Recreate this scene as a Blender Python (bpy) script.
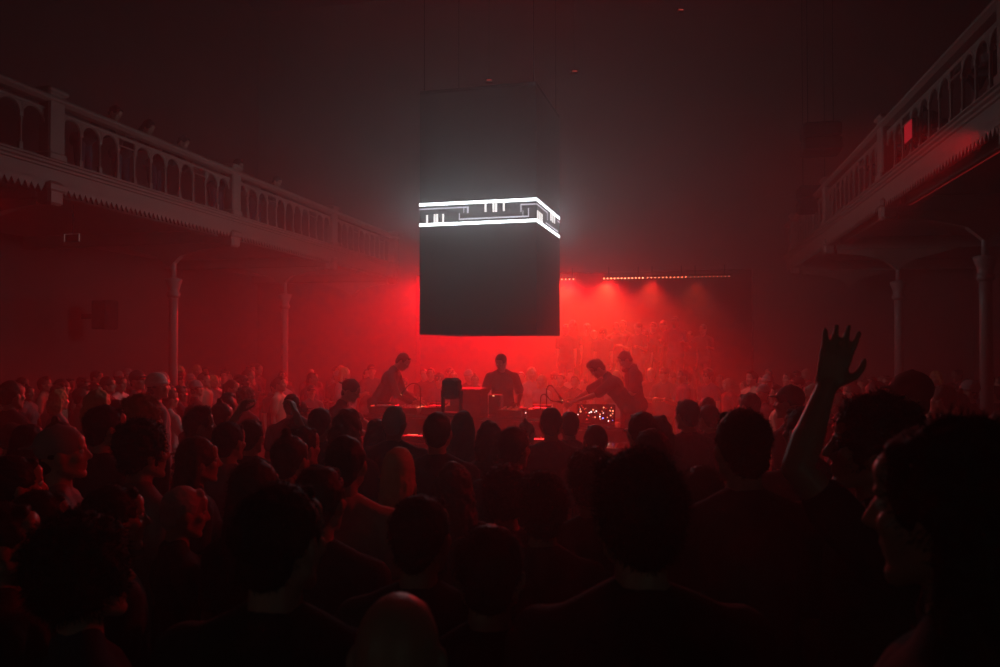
import bpy, math, random
import numpy as np
from mathutils import Vector, Matrix, noise
random.seed(7)
SC = bpy.context.scene
for o in list(bpy.data.objects): bpy.data.objects.remove(o, do_unlink=True)
COL = SC.collection
PI = math.pi

# ------------------------------------------------------------------ camera, world, exposure, lights
F = 800.0                       # focal length in pixels of the 1000 px wide frame
CAMH, HY = 2.15, 348.0          # eye height, horizon row
cd = bpy.data.cameras.new('camera'); cd.sensor_width = 36; cd.lens = 36*F/1000; cd.clip_start = .05; cd.clip_end = 200
cam = bpy.data.objects.new('camera', cd); COL.objects.link(cam)
cam.location = (0, 0, CAMH); cam.rotation_euler = (PI/2 + math.atan((HY-333.5)/F), 0, 0)
SC.camera = cam
cd.dof.use_dof = True; cd.dof.focus_distance = 11.0; cd.dof.aperture_fstop = 4.0

THETA = math.atan(171/800.0); CS, SN = math.cos(THETA), math.sin(THETA)
def H(a, t, z=0.0):             # hall frame (a across, t along, from under the camera) -> world
    return Vector((a*CS + t*SN, -a*SN + t*CS, z))
def hall_a(px, t):              # the a at which a point at hall depth t shows in column px
    k = (px-671)/818.0
    return k*t*CS/(1+SN*k)
def px3(px, py, d):             # point seen at pixel (px,py) at depth d
    return Vector(((px-500)/F*d, d, CAMH-(py-HY)/F*d))

w = bpy.data.worlds.new('hall_air'); SC.world = w; w.use_nodes = True
nt = w.node_tree; nt.nodes.clear()
wo = nt.nodes.new('ShaderNodeOutputWorld'); bg = nt.nodes.new('ShaderNodeBackground'); bg.inputs['Color'].default_value = (0, 0, 0, 1)
vs = nt.nodes.new('ShaderNodeVolumeScatter'); vs.inputs['Color'].default_value = (1, 1, 1, 1)
vs.inputs['Density'].default_value = 0.021; vs.inputs['Anisotropy'].default_value = 0.7
nt.links.new(bg.outputs[0], wo.inputs['Surface']); nt.links.new(vs.outputs[0], wo.inputs['Volume'])
SC.view_settings.view_transform = 'Standard'; SC.view_settings.look = 'None'; SC.view_settings.exposure = 0; SC.view_settings.gamma = 1
SC.view_settings.use_curve_mapping = False
cy = SC.cycles
cy.use_denoising = True
try: cy.denoiser = 'OPENIMAGEDENOISE'; cy.denoising_input_passes = 'RGB_ALBEDO_NORMAL'
except Exception: pass
cy.max_bounces = 5; cy.diffuse_bounces = 2; cy.glossy_bounces = 2; cy.transmission_bounces = 2; cy.volume_bounces = 2; cy.transparent_max_bounces = 4
cy.sample_clamp_indirect = 4; cy.use_adaptive_sampling = False; cy.light_sampling_threshold = 0.002

def lamp(kind, name, loc, energy, color, target=None, **kw):
    l = bpy.data.lights.new(name, kind); l.energy = energy; l.color = color
    for k, v in kw.items(): setattr(l, k, v)
    o = bpy.data.objects.new(name, l); COL.objects.link(o); o.location = loc
    if target is not None:
        o.rotation_euler = (Vector(target)-Vector(loc)).to_track_quat('-Z', 'Y').to_euler()
    return o
RED = (1.0, .002, .008)
HOT = (1.0, .30, .08)
TB = 20.0                       # hall depth of the LED battens over the stage mouth
ZB = 2.15 + 68.6/800*19.9
def ha(px): return hall_a(px, TB)
# par cans over the stage mouth, seen from behind the haze as the bright patches under the batten
for px, e, c, sp in ((430, 750, RED, 94), (475, 2000, RED, 98), (520, 2400, RED, 98), (568, 1150, RED, 92), (610, 1000, RED, 80), (652, 480, RED, 66), (696, 150, RED, 56),
                     (568, 230, HOT, 74), (608, 300, HOT, 66), (650, 90, HOT, 60), (694, 40, HOT, 56)):
    p = H(ha(px), TB-.15, ZB-.05)
    lamp('SPOT', 'stage_par_light', p, e, c, target=p+Vector((-SN*1.0, -CS*1.0, -.95)), spot_size=math.radians(sp), spot_blend=.5, shadow_soft_size=.08)
for px, e in ((455, 750), (540, 1100), (600, 850), (650, 220)):       # back row of cans, behind the people on the stage
    p = H(hall_a(px, 22.3), 22.3, 4.4)
    lamp('SPOT', 'stage_back_light', p, e, RED, target=p+Vector((-SN*.35, -CS*.35, -1.0)), spot_size=math.radians(80), spot_blend=.6, shadow_soft_size=.08)
for a, e in ((-4.6, 45), (-2.0, 75), (.6, 45)):        # added unseen red spots high over the cube, for rims on the crowd
    p = H(a, 11.2, 9.5)
    lamp('SPOT', 'rim_fill_high', p, e, RED, target=(.0, 3.2, 1.4), spot_size=math.radians(44), spot_blend=.7, shadow_soft_size=.06)
# added red rim spots, unseen, below the balcony fronts, raking across the near crowd
for a, t, e, tg in ((2.1, 6.0, 160, (-2.2, 3.2, 1.5)), (-6.6, 6.6, 7, (1.6, 2.6, 1.5))):
    lamp('SPOT', 'rim_fill_side', H(a, t, 3.6), e, RED, target=tg, spot_size=math.radians(42), spot_blend=.8, shadow_soft_size=.06)
# added teal fill from behind the camera, lifting the darkest foreground
lamp('AREA', 'teal_fill_right', H(3.2, -3.0, 2.6), 2.6, (.45, 1, .8), target=H(1.5, 3, 1.4), shape='RECTANGLE', size=2.0, size_y=.6)
lamp('AREA', 'teal_fill_left', H(-4.5, -3.0, 2.6), 2.2, (.5, 1, .8), target=H(-2, 3, 1.4), shape='RECTANGLE', size=2.0, size_y=.6)

# ------------------------------------------------------------------ helpers
def mat(name, color, rough=.7, metal=0.0, emit=None, estr=0.0, bump=0.0, bscale=60.0, var=0.0, vscale=6.0, spec=.4, coat=0.0):
    m = bpy.data.materials.new(name); m.use_nodes = True
    n = m.node_tree.nodes; b = n['Principled BSDF']; L = m.node_tree.links
    b.inputs['Base Color'].default_value = (*color, 1); b.inputs['Roughness'].default_value = rough
    b.inputs['Metallic'].default_value = metal; b.inputs['Specular IOR Level'].default_value = spec
    if coat: b.inputs['Coat Weight'].default_value = coat
    if emit:
        b.inputs['Emission Color'].default_value = (*emit, 1); b.inputs['Emission Strength'].default_value = estr
    if var or bump:
        tc = n.new('ShaderNodeTexCoord')
    if var:
        nz = n.new('ShaderNodeTexNoise'); nz.inputs['Scale'].default_value = vscale; nz.inputs['Detail'].default_value = 4
        mx = n.new('ShaderNodeMixRGB'); mx.inputs[1].default_value = (*[c*(1-var) for c in color], 1); mx.inputs[2].default_value = (*[min(1, c*(1+var)) for c in color], 1)
        L.new(tc.outputs['Object'], nz.inputs['Vector']); L.new(nz.outputs['Fac'], mx.inputs[0]); L.new(mx.outputs[0], b.inputs['Base Color'])
    if bump:
        nb = n.new('ShaderNodeTexNoise'); nb.inputs['Scale'].default_value = bscale; nb.inputs['Detail'].default_value = 3
        bp = n.new('ShaderNodeBump'); bp.inputs['Strength'].default_value = bump; bp.inputs['Distance'].default_value = .01
        L.new(tc.outputs['Object'], nb.inputs['Vector']); L.new(nb.outputs['Fac'], bp.inputs['Height']); L.new(bp.outputs[0], b.inputs['Normal'])
    return m

class MB:
    def __init__(s): s.v = []; s.f = []
    def add(s, v, f):
        n = len(s.v); s.v += [tuple(p) for p in v]; s.f += [tuple(i+n for i in q) for q in f]; return s
    def box(s, lo, hi, M=None):
        x0, y0, z0 = lo; x1, y1, z1 = hi
        v = [(x0,y0,z0),(x1,y0,z0),(x1,y1,z0),(x0,y1,z0),(x0,y0,z1),(x1,y0,z1),(x1,y1,z1),(x0,y1,z1)]
        if M is not None: v = [M @ Vector(p) for p in v]
        return s.add(v, [(0,3,2,1),(4,5,6,7),(0,1,5,4),(1,2,6,5),(2,3,7,6),(3,0,4,7)])
    def bbox(s, lo, hi, b=.01, M=None):      # box with chamfered vertical and horizontal edges
        (x0,y0,z0),(x1,y1,z1) = lo, hi
        b = min(b, (x1-x0)/2.1, (y1-y0)/2.1, (z1-z0)/2.1)
        v = []; f = []
        for z, i in ((z0, b), (z0+b, 0), (z1-b, 0), (z1, b)):
            X0, X1, Y0, Y1 = x0+i, x1-i, y0+i, y1-i
            v += [(X0+b,Y0,z),(X1-b,Y0,z),(X1,Y0+b,z),(X1,Y1-b,z),(X1-b,Y1,z),(X0+b,Y1,z),(X0,Y1-b,z),(X0,Y0+b,z)]
        for r in range(3):
            for k in range(8): f.append((r*8+k, r*8+(k+1)%8, r*8+8+(k+1)%8, r*8+8+k))
        f.append(tuple(range(7,-1,-1))); f.append(tuple(range(24,32)))
        if M is not None: v = [M @ Vector(p) for p in v]
        return s.add(v, f)
    def tube(s, pts, r, n=8, cap=True):
        pts = [Vector(p) for p in pts]; rr = r if isinstance(r, (list, tuple)) else [r]*len(pts)
        v = []; f = []; up = None
        for i, p in enumerate(pts):
            d = (pts[min(i+1, len(pts)-1)]-pts[max(i-1, 0)]).normalized()
            if up is None: up = d.orthogonal().normalized()
            else: up = (up-d*up.dot(d)).normalized()
            w_ = d.cross(up)
            for k in range(n):
                a = 2*PI*k/n; v.append(p+(up*math.cos(a)+w_*math.sin(a))*rr[i])
        for i in range(len(pts)-1):
            for k in range(n): f.append((i*n+k, i*n+(k+1)%n, (i+1)*n+(k+1)%n, (i+1)*n+k))
        if cap: f.append(tuple(range(n-1,-1,-1))); f.append(tuple(range((len(pts)-1)*n, len(pts)*n)))
        return s.add(v, f)
    def lathe(s, prof, c=(0,0,0), n=20, M=None):
        v = []; f = []
        for r, z in prof:
            for k in range(n):
                a = 2*PI*k/n; v.append(Vector((c[0]+r*math.cos(a), c[1]+r*math.sin(a), c[2]+z)))
        for i in range(len(prof)-1):
            for k in range(n): f.append((i*n+k, i*n+(k+1)%n, (i+1)*n+(k+1)%n, (i+1)*n+k))
        f.append(tuple(range(n-1,-1,-1))); f.append(tuple(range((len(prof)-1)*n, len(prof)*n)))
        if M is not None: v = [M @ p for p in v]
        return s.add(v, f)
    def prism(s, poly, axis, lo, hi):        # poly in the two other axes, extruded along axis
        def P(u, w_, k):
            return {0: (k, u, w_), 1: (u, k, w_), 2: (u, w_, k)}[axis]
        n = len(poly); v = [P(u, w_, lo) for u, w_ in poly]+[P(u, w_, hi) for u, w_ in poly]
        f = [(i, (i+1) % n, (i+1) % n+n, i+n) for i in range(n)]+[tuple(range(n-1,-1,-1)), tuple(range(n, 2*n))]
        return s.add(v, f)
    def mesh(s, name, m, smooth=False):
        me = bpy.data.meshes.new(name); me.from_pydata(s.v, [], s.f); me.materials.append(m)
        me.validate()
        import bmesh
        bm = bmesh.new(); bm.from_mesh(me); bmesh.ops.recalc_face_normals(bm, faces=bm.faces); bm.to_mesh(me); bm.free()
        if smooth:
            me.shade_smooth()
        return me
    def build(s, name, m, parent=None, smooth=False, label=None):
        o = bpy.data.objects.new(name, s.mesh(name, m, smooth)); COL.objects.link(o)
        if parent is not None: o.parent = parent
        if label: o['label'] = label
        return o
def tag(o, label=None, cat=None, group=None, kind=None):
    if label: o['label'] = label
    if cat: o['category'] = cat
    if group: o['group'] = group
    if kind: o['kind'] = kind
    return o
def empty(name, loc=(0,0,0), rz=0.0):
    o = bpy.data.objects.new(name, None); COL.objects.link(o); o.location = loc; o.rotation_euler = (0, 0, rz); o.empty_display_size = .1
    return o
def copy_tree(o, parent=None):
    c = o.copy(); COL.objects.link(c); c.parent = parent
    for ch in o.children: copy_tree(ch, c)
    return c
HR = -THETA                     # rotation that lays a local (a,t,z) mesh into the hall

# ------------------------------------------------------------------ materials
def floor_mat():
    m = mat('dark_stained_floorboards', (.05, .03, .022), .45)
    n = m.node_tree.nodes; L = m.node_tree.links; b = n['Principled BSDF']
    tc = n.new('ShaderNodeTexCoord'); mp = n.new('ShaderNodeMapping'); br = n.new('ShaderNodeTexBrick')
    mp.inputs['Rotation'].default_value = (0, 0, PI/2)
    br.inputs['Color1'].default_value = (.06, .035, .025, 1); br.inputs['Color2'].default_value = (.04, .025, .02, 1); br.inputs['Mortar'].default_value = (.01, .008, .006, 1)
    br.inputs['Scale'].default_value = 1; br.inputs['Mortar Size'].default_value = .004; br.inputs['Brick Width'].default_value = 1.8; br.inputs['Row Height'].default_value = .11
    L.new(tc.outputs['Object'], mp.inputs[0]); L.new(mp.outputs[0], br.inputs['Vector']); L.new(br.outputs['Color'], b.inputs['Base Color'])
    return m
M_FLOOR = floor_mat()
M_WALL = mat('plum_plaster', (.16, .10, .10), .85, var=.25, vscale=1.2, bump=.2, bscale=40)
M_DARKWALL = mat('black_drape', (.02, .017, .018), .9, bump=.3, bscale=18)
M_CEIL = mat('dark_ceiling_paint', (.07, .06, .06), .9, var=.2, vscale=.8)
M_PAINT = mat('cream_painted_wood', (.24, .17, .15), .55, var=.12, vscale=5)
M_SOFFIT = mat('brown_soffit_boards', (.22, .17, .15), .7, var=.2, vscale=3)
M_IRON = mat('painted_cast_iron', (.26, .23, .22), .4, spec=.6)
M_BLACK = mat('black_powder_coat', (.010, .010, .011), .6, spec=.2)
M_MATTE = mat('matte_black_scrim', (.10, .105, .11), .75, bump=.15, bscale=250)
M_GLOSS = mat('glossy_black_plastic', (.02, .02, .022), .18, coat=.5)
M_METAL = mat('brushed_aluminium', (.55, .55, .57), .3, 1.0)
M_CABLE = mat('black_rubber_cable', (.01, .01, .01), .6)
def emis(name, color, s, sample=False):
    m = mat(name, (.02, .02, .02), .5, emit=color, estr=s)
    if not sample: m.cycles.emission_sampling = 'NONE'
    return m
M_BAND = emis('white_led_line', (.90, .97, 1.0), 3.2)
M_THIN = emis('white_led_thin_line', (.9, .88, 1.0), .75)
M_TICK = emis('white_led_tick', (1, .95, .93), 1.2)
M_LENS = emis('red_lens_strip', (1, .04, .03), .12)
M_REDLED = emis('red_led_diode', (1, .25, .12), 2.6)

# ------------------------------------------------------------------ hall shell
AL, AR, TF, TW, ZC = -11.2, 6.8, -4.0, 24.0, 11.5
FA, FAR = -7.1, 2.72            # balcony fascia lines, left and right
def shell(name, lo, hi, m):
    o = MB().box(lo, hi).build(name, m); o.rotation_euler = (0, 0, HR); tag(o, kind='structure'); return o
shell('floor', (AL-.2, TF-.2, -.2), (AR+.2, TW+.2, 0), M_FLOOR)
shell('ceiling', (AL-.2, TF-.2, ZC), (AR+.2, TW+.2, ZC+.2), M_CEIL)
shell('wall_left', (AL-.2, TF-.2, 0), (AL, TW+.2, ZC), M_WALL)
shell('wall_right', (AR, TF-.2, 0), (AR+.2, TW+.2, ZC), M_WALL)
shell('wall_rear', (AL, TF-.2, 0), (AR, TF, ZC), M_WALL)
shell('wall_stage', (AL, TW, 0), (AR, TW+.2, ZC), M_DARKWALL)
# proscenium: the wall round the stage mouth, and the stage
SL, SR, TP, ZS = -6.6, 1.95, 20.25, 1.05
pw = MB()
pw.box((AL, TP, 0), (SL, TP+.35, ZC)); pw.box((SR, TP, 0), (AR, TP+.35, ZC)); pw.box((SL, TP, ZB+.22), (SR, TP+.35, ZC))
o = pw.build('wall_proscenium', M_WALL); o.rotation_euler = (0, 0, HR); tag(o, kind='structure')
o = MB().box((SL, 17.3, 0), (SR, 24, ZS)).build('stage_platform', M_DARKWALL); o.rotation_euler = (0, 0, HR); tag(o, kind='structure')
# LED battens along the stage mouth
def batten(a0, a1, m_led):
    root = empty('led_batten', H((a0+a1)/2, TB-.1, ZB), HR)
    L = (a1-a0)/2
    MB().bbox((-L, -.03, -.005), (L, .05, .07), .008).build('housing', M_BLACK, root)
    d = MB(); n = int(2*L/.085); MB().box((-L+.005, -.033, .006), (L-.005, -.0295, .012)).build('lens_strip', M_LENS, root)
    for i in range(n):
        x = -L+(i+.5)*2*L/n
        d.lathe([(.006, -.034), (.016, -.032), (.016, -.028)], n=6, M=Matrix.Translation((x, 0, .012)) @ Matrix.Rotation(PI/2, 4, 'X') @ Matrix.Translation((0, 0, .062)))
    d.build('diodes', m_led, root, label='row of glowing red diodes')
    for sx in (-L*.7, L*.7): MB().bbox((sx-.015, -.01, .06), (sx+.015, .03, .3), .004).build('bracket', M_BLACK, root)
    return root
labs = ['red LED batten over the stage mouth, leftmost, hidden mostly behind the hanging cube', 'red LED batten behind the hanging cube, second from the left',
        'red LED batten behind the lower right edge of the hanging cube', 'short red LED strip ending just right of the hanging cube',
        'red LED batten over the stage, with the brightest orange glow at its left end', 'red LED batten over the stage, middle of the three joined ones, above standing onlookers',
        'red LED batten over the stage, fading out at the far right end']
for (p0, p1), lb in zip(((428, 470), (472, 514), (516, 556), (557, 576), (603, 645), (646, 688), (689, 731)), labs):
    k_ = {603: 12.0, 646: 5, 689: 1.0, 557: 14.0}.get(p0, 6.0); tag(batten(ha(p0), ha(p1), emis('red_led_diode', (1, .20, .09), k_)), lb, 'stage light', 'red LED battens along the stage mouth')

# ------------------------------------------------------------------ hanging cube
BAND_W = 14.0
CW = 1.715
C0 = px3(536.6, 348, 11.0); C0.z = CAMH+13.8/F*11.0
cubeH = (265-13.8)/F*11.0
root = empty('hanging_cube', C0, -math.radians(15))
# local: corner at origin, x to -CW (front face), y to CW*1.1 (right face)
CD = 1.715
MB().bbox((-CW, 0, 0), (0, CD, cubeH), .004).build('screen_box', M_MATTE, root)
k = MB()
for x in (-CW+.02, -.02):
    k.bbox((x-.02, .0, cubeH), (x+.02, CD, cubeH+.05), .005)
for y in (.02, CD-.02):
    k.bbox((-CW, y-.02, cubeH), (0, y+.02, cubeH+.05), .005)
k.build('top_frame', M_BLACK, root)
for x in (-CW+.05, -.05):
    for y in (.05, CD-.05):
        MB().tube([(x, y, cubeH+.03), (x, y, ZC-C0.z-.01)], .006, 6).build('hanging_cable', M_CABLE, root)
zt, zb = (151-14)/F*11.0, (127.0-14)/F*11.0   # top and bottom of the band above the cube's base
hh = zt-zb
def face_lines(W, P, pat):
    for kind, u0, u1, v0, v1 in pat:
        m, nm = {'B': (M_BAND, 'bright_line'), 'T': (M_THIN, 'thin_line'), 'K': (M_TICK, 'tick_mark')}[kind]
        yield kind, [P(u0*W, zt-v1*hh), P(u1*W, zt-v0*hh)]
# pattern in face fractions: u left to right, v from the top line down
FR = [('B', 0, 1, 0, .13), ('B', 0, 1, .88, 1.01),
      ('T', 0, .425, .235, .285), ('T', .415, .43, .235, .52), ('T', .385, .391, .24, .5), ('T', .345, .353, .5, .76), ('T', .345, .93, .735, .79), ('T', .93, .938, .42, .79),
      ('T', .875, 1, .235, .285), ('T', .868, .876, .235, .56), ('T', .886, .89, .5, .76),
      ('K', .058, .075, .52, .9), ('K', .125, .142, .5, .9), ('K', .147, .164, .5, .9), ('K', .2, .216, .5, .9),
      ('K', .565, .582, .14, .5), ('K', .633, .65, .14, .52), ('K', .655, .672, .14, .52), ('K', .72, .736, .14, .5)]
SR_ = [('B', 0, 1, 0, .13), ('B', 0, 1, .88, 1.01), ('T', 0, .43, .235, .285), ('T', .42, .436, .24, .6), ('T', .36, .9, .735, .79), ('T', .88, 1, .235, .285),
      ('K', .02, .07, .5, .9), ('K', .1, .15, .5, .9), ('K', .18, .23, .5, .9), ('K', .56, .61, .14, .5), ('K', .64, .69, .14, .52), ('K', .72, .77, .14, .5)]
groups = {'B': MB(), 'T': MB(), 'K': MB()}
def tick(lo, hi):
    MB().box(lo, hi).build('tick_mark', M_TICK, root)
for kd, u0, u1, v0, v1 in FR:
    if kd == 'K':
        tick((-CW+u0*CW, -.003, zt-v1*hh), (-CW+u1*CW, -.0002, zt-v0*hh)); tick((-CW+u0*CW, CD+.0002, zt-v1*hh), (-CW+u1*CW, CD+.003, zt-v0*hh)); continue
    e = .004 if kd == 'B' else .003
    groups[kd].box((-CW+u0*CW-(e if u0 == 0 else 0), -e, zt-v1*hh), (-CW+u1*CW+(e if u1 == 1 else 0), -.0002, zt-v0*hh))
    groups[kd].box((-CW+u0*CW, CD+.0002, zt-v1*hh), (-CW+u1*CW, CD+e, zt-v0*hh))
for kd, u0, u1, v0, v1 in SR_:
    if kd == 'K':
        tick((.0002, u0*CD, zt-v1*hh), (.003, u1*CD, zt-v0*hh)); tick((-CW-.003, u0*CD, zt-v1*hh), (-CW-.0002, u1*CD, zt-v0*hh)); continue
    e = .004 if kd == 'B' else .003
    groups[kd].box((.0002, u0*CD, zt-v1*hh), (e, u1*CD, zt-v0*hh))
    groups[kd].box((-CW-e, u0*CD, zt-v1*hh), (-CW-.0002, u1*CD, zt-v0*hh))
groups['B'].build('bright_lines', M_BAND, root, label='two glowing white lines that run round the cube')
groups['T'].build('thin_lines', M_THIN, root, label='thin stepped white lines between the bright ones')
# the light the band gives off: one long lamp along each face
for cx, cy_, nx, ny, L_ in ((-CW/2, -.012, 0, -1, CW), (-CW/2, CD+.012, 0, 1, CW), (.012, CD/2, 1, 0, CD), (-CW-.012, CD/2, -1, 0, CD)):
    l = lamp('AREA', 'band_light', (cx, cy_, (zt+zb)/2), BAND_W, (.88, .96, 1.0), target=(cx+nx, cy_+ny, (zt+zb)/2), shape='RECTANGLE', size=L_ if abs(ny) else L_, size_y=hh)
    l.parent = root
tag(root, 'large dark cube screen hanging over the performers with a glowing white band of lines', 'video cube')

# ------------------------------------------------------------------ balconies
ZFT, ZFB, ZR = 4.35, 4.10, 5.10        # fascia top, fascia bottom, rail top
def balcony(side, t0, t1, posts, label):
    sg = -1 if side == 'left' else 1
    F0 = FA if side == 'left' else FAR
    W0 = AL+.01 if side == 'left' else AR-.01
    root = empty('balcony', H(F0, t0, 0), HR)
    X = lambda d: sg*d                  # local x: distance behind the fascia line
    def bb(mb, d0, d1, y0, y1, z0, z1, b=.01):
        x0, x1 = sorted((X(d0), X(d1))); mb.bbox((x0, y0-t0, z0), (x1, y1-t0, z1), b)
    D = abs(W0-F0)
    m = MB(); m.box((min(X(.12), X(D)), 0, 4.12), (max(X(.12), X(D)), t1-t0, 4.26)); m.build('floor_slab', M_SOFFIT, root)
    # fascia with stepped mouldings
    m = MB()
    prof = [(0, ZFB), (0, ZFB+.15), (-.02, ZFB+.16), (-.02, ZFB+.185), (-.045, ZFB+.20), (-.045, ZFB+.225), (-.07, ZFB+.235), (-.07, ZFT), (.14, ZFT), (.14, ZFB)]
    m.prism([(X(d), z) for d, z in prof], 1, 0, t1-t0); m.build('fascia', M_PAINT, root)
    # sawtooth valance: one board with pointed teeth
    poly = [(0, ZFB)]; n = int((t1-t0)/.095); st = (t1-t0)/n
    top = [(i*st, ZFB+.01) for i in (0, n)]
    v = MB()
    for i in range(n):
        a, b = i*st, (i+1)*st
        v.prism([(a, ZFB+.01), (a, ZFB-.05), (a+st*.5, ZFB-.135), (b, ZFB-.05), (b, ZFB+.01)], 0, min(X(.0), X(.03)), max(X(.0), X(.03)))
    v.build('sawtooth_valance', M_PAINT, root)
    # cove lip behind the valance
    m = MB(); bb(m, .25, .42, t0, t1, ZFB-.1, ZFB+.03); m.build('soffit_moulding', M_SOFFIT, root)
    # handrail
    m = MB(); m.prism([(X(-.05), ZR-.04), (X(-.05), ZR-.01), (X(-.02), ZR+.02), (X(.13), ZR+.02), (X(.15), ZR-.01), (X(.15), ZR-.04), (X(.10), ZR-.07), (X(0), ZR-.07)], 1, 0, t1-t0)
    m.build('handrail', M_PAINT, root)
    m = MB(); bb(m, .03, .07, t0, t1, ZR-.17, ZR-.13, .005); bb(m, .03, .07, t0, t1, ZFT+.0, ZFT+.04, .005); m.build('rails', M_PAINT, root)
    ps = [p for p in posts]
    for p in ps:
        if p < t0 or p > t1: continue
        m = MB(); bb(m, -.03, .13, p-.13, p+.13, ZFT, ZR+.06, .02); bb(m, -.06, .16, p-.16, p+.16, ZR+.04, ZR+.11, .02); bb(m, -.05, .15, p-.15, p+.15, ZFT, ZFT+.1, .02)
        m.build('newel_post', M_PAINT, root)
        m = MB(); bb(m, -.03, .16, p-.12, p+.12, 3.83, ZFB+.02, .03); bb(m, -.05, .2, p-.15, p+.15, 3.98, ZFB, .03); m.build('bracket', M_PAINT, root)
        m = MB(); bb(m, .16, D, p-.1, p+.1, 3.9, 4.12, .02); m.build('cross_beam', M_SOFFIT, root)
        m = MB(); m.prism([(X(.2), 3.91), (X(.2), 3.84), (X(.6), 3.80), (X(1.0), 3.70), (X(1.2), 3.52), (X(1.45), 3.70), (X(1.9), 3.82), (X(2.2), 3.91)], 1, p-t0-.06, p-t0+.06)
        m.build('arched_brace', M_SOFFIT, root)
    # arched balustrade: 12 openings to a bay, openings 3 and 10 square-headed
    edges = sorted([t0]+[p for p in ps if t0 < p < t1]+[t1])
    p0 = ps[0]
    for k in range(-3, 6):
        b0 = p0+4*k; sp = (4-.26)/11.0
        mb = MB(); any_ = False
        for i in range(12):
            y = b0+.13+i*sp
            if y < t0+.05 or y > t1-.05: continue
            any_ = True
            if i not in (0, 11):
                mb.tube([(X(.05), y-t0, ZFT), (X(.05), y-t0, ZR-.15)], .016, 6); bb(mb, .03, .07, y-.03, y+.03, ZR-.34, ZR-.29, .004); bb(mb, .03, .07, y-.03, y+.03, ZFT+.04, ZFT+.12, .004)
            if i < 11 and y+sp < t1:
                r = sp/2-.01; c = y+sp/2-t0; zc = ZR-.16-r
                if i in (3, 8):
                    mb.tube([(X(.05), c-r, ZFT+.05), (X(.05), c-r, ZR-.26), (X(.05), c+r, ZR-.26), (X(.05), c+r, ZFT+.05)], .015, 5)
                else:
                    mb.tube([(X(.05), c+r*math.cos(q*PI/10), zc+r*math.sin(q*PI/10)) for q in range(11)], .02, 6)
                    for s_ in (-1, 1):
                        mb.prism([(c+s_*r, zc+r*1.02), (c+s_*r, zc+.25*r), (c+s_*r*.72, zc+.75*r), (c+s_*r*.3, zc+r*1.02)], 0, .035 if sg > 0 else -.065, .065 if sg > 0 else -.035)
        if any_: mb.build('balustrade_panel', M_PAINT, root)
    return tag(root, label, 'balcony')
LP, RP = (0.1, 4.1, 8.1, 12.1, 16.1, 20.0), (-.7, 3.3, 7.3, 11.3, 15.3, 19.3)
balcony('left', 1.0, 20.2, LP, 'long balcony along the left wall with white arched balustrade and sawtooth trim')
balcony('right', 1.0, 20.2, RP, 'long balcony along the right wall with white arched balustrade and sawtooth trim')
def column(a, t, label):
    root = empty('iron_column', H(a, t, 0), 0)
    MB().lathe([(.15, 0), (.15, .06), (.12, .1), (.10, .2), (.085, .26)], n=20).build('base', M_IRON, root, True)
    MB().lathe([(.078, .24), (.075, 2.7), (.075, 3.02)], n=20).build('shaft', M_IRON, root, True)
    MB().lathe([(.075, 3.0), (.11, 3.03), (.11, 3.08), (.085, 3.11), (.10, 3.18), (.135, 3.27), (.14, 3.32), (.055, 3.34)], n=20).build('capital', M_IRON, root, True)
    MB().lathe([(.05, 3.32), (.042, 3.5), (.042, 3.9), (.07, 3.92)], n=16).build('upper_shaft', M_IRON, root, True)
    return tag(root, label, 'column')
CA, CB = -8.25, 3.94
column(CA, 8.1-.0, 'slim iron column holding up the left balcony, nearest of the row on that side')
column(CA, 12.1, 'slim pale iron column under the left balcony, middle of the row, lit on one side')
column(CA, 16.1, 'slim iron column under the left balcony, furthest into the red haze')
column(CB, 11.3, 'stout pale iron column at the far right under the balcony, nearer of the two')
column(CB, 15.3, 'thin iron column under the right balcony, the further of the two on that side')
# a thin red LED line along the right balcony soffit
rt = empty('led_rope', H(FAR+.30, 7.5, ZFB-.111), HR)
MB().tube([(0, 0, 0), (0, 3.65, 0)], .007, 6).build('rope', emis('red_rope_glow', (1, .02, .02), .10), rt)
tag(rt, 'thin red light rope running under the right balcony behind its sawtooth trim', 'rope light')
# ceiling trusses and far small lamps
def sign_frame():
    p = px3(72, 238, 10.9); r = empty('hanging_sign', (p.x, p.y, p.z-.05), HR)
    MB().bbox((-.12, -.02, 0), (.12, .02, .11), .006).build('box', M_BLACK, r)
    f = MB(); f.box((-.12, -.024, 0), (-.11, -.018, .11)); f.box((.11, -.024, 0), (.12, -.018, .11)); f.build('lit_edges', emis('sign_edge', (1, .55, .5), .09), r)
    MB().box((-.11, -.022, .1), (.11, -.018, .106)).build('top_edge', emis('sign_top', (1, .5, .5), .04), r)
    MB().tube([(0, 0, .1), (0, 0, 4.13-p.z+.05)], .01, 6).build('rod', M_BLACK, r)
    tag(r, 'small dark sign box with lit edges hanging under the left balcony', 'sign')
sign_frame()
def speaker(p, lb, s=1.0, rz=HR):
    r = empty('loudspeaker', p, rz)
    MB().bbox((-.18*s, -.16*s, 0), (.18*s, .16*s, .55*s), .02).build('cabinet', M_BLACK, r)
    MB().bbox((-.16*s, -.172*s, .03*s), (.16*s, -.158*s, .52*s), .005).build('grille', M_DARKWALL, r)
    for z in (.16, .4): MB().lathe([(.001, 0), (.05*s, .01), (.11*s, .03), (.12*s, .03)], n=18, M=Matrix.Translation((0, -.166*s, z*s)) @ Matrix.Rotation(PI/2, 4, 'X') @ Matrix.Translation((0, 0, -.02))).build('driver', M_BLACK, r)
    MB().bbox((-.02, .14*s, .2*s), (.02, .5*s, .3*s), .005).build('wall_arm', M_BLACK, r)
    return tag(r, lb, 'speaker')
speaker(H(AL+.75, 9.8, 2.35), 'black loudspeaker on the wall under the left balcony, nearer one', rz=HR+PI/2)
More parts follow.
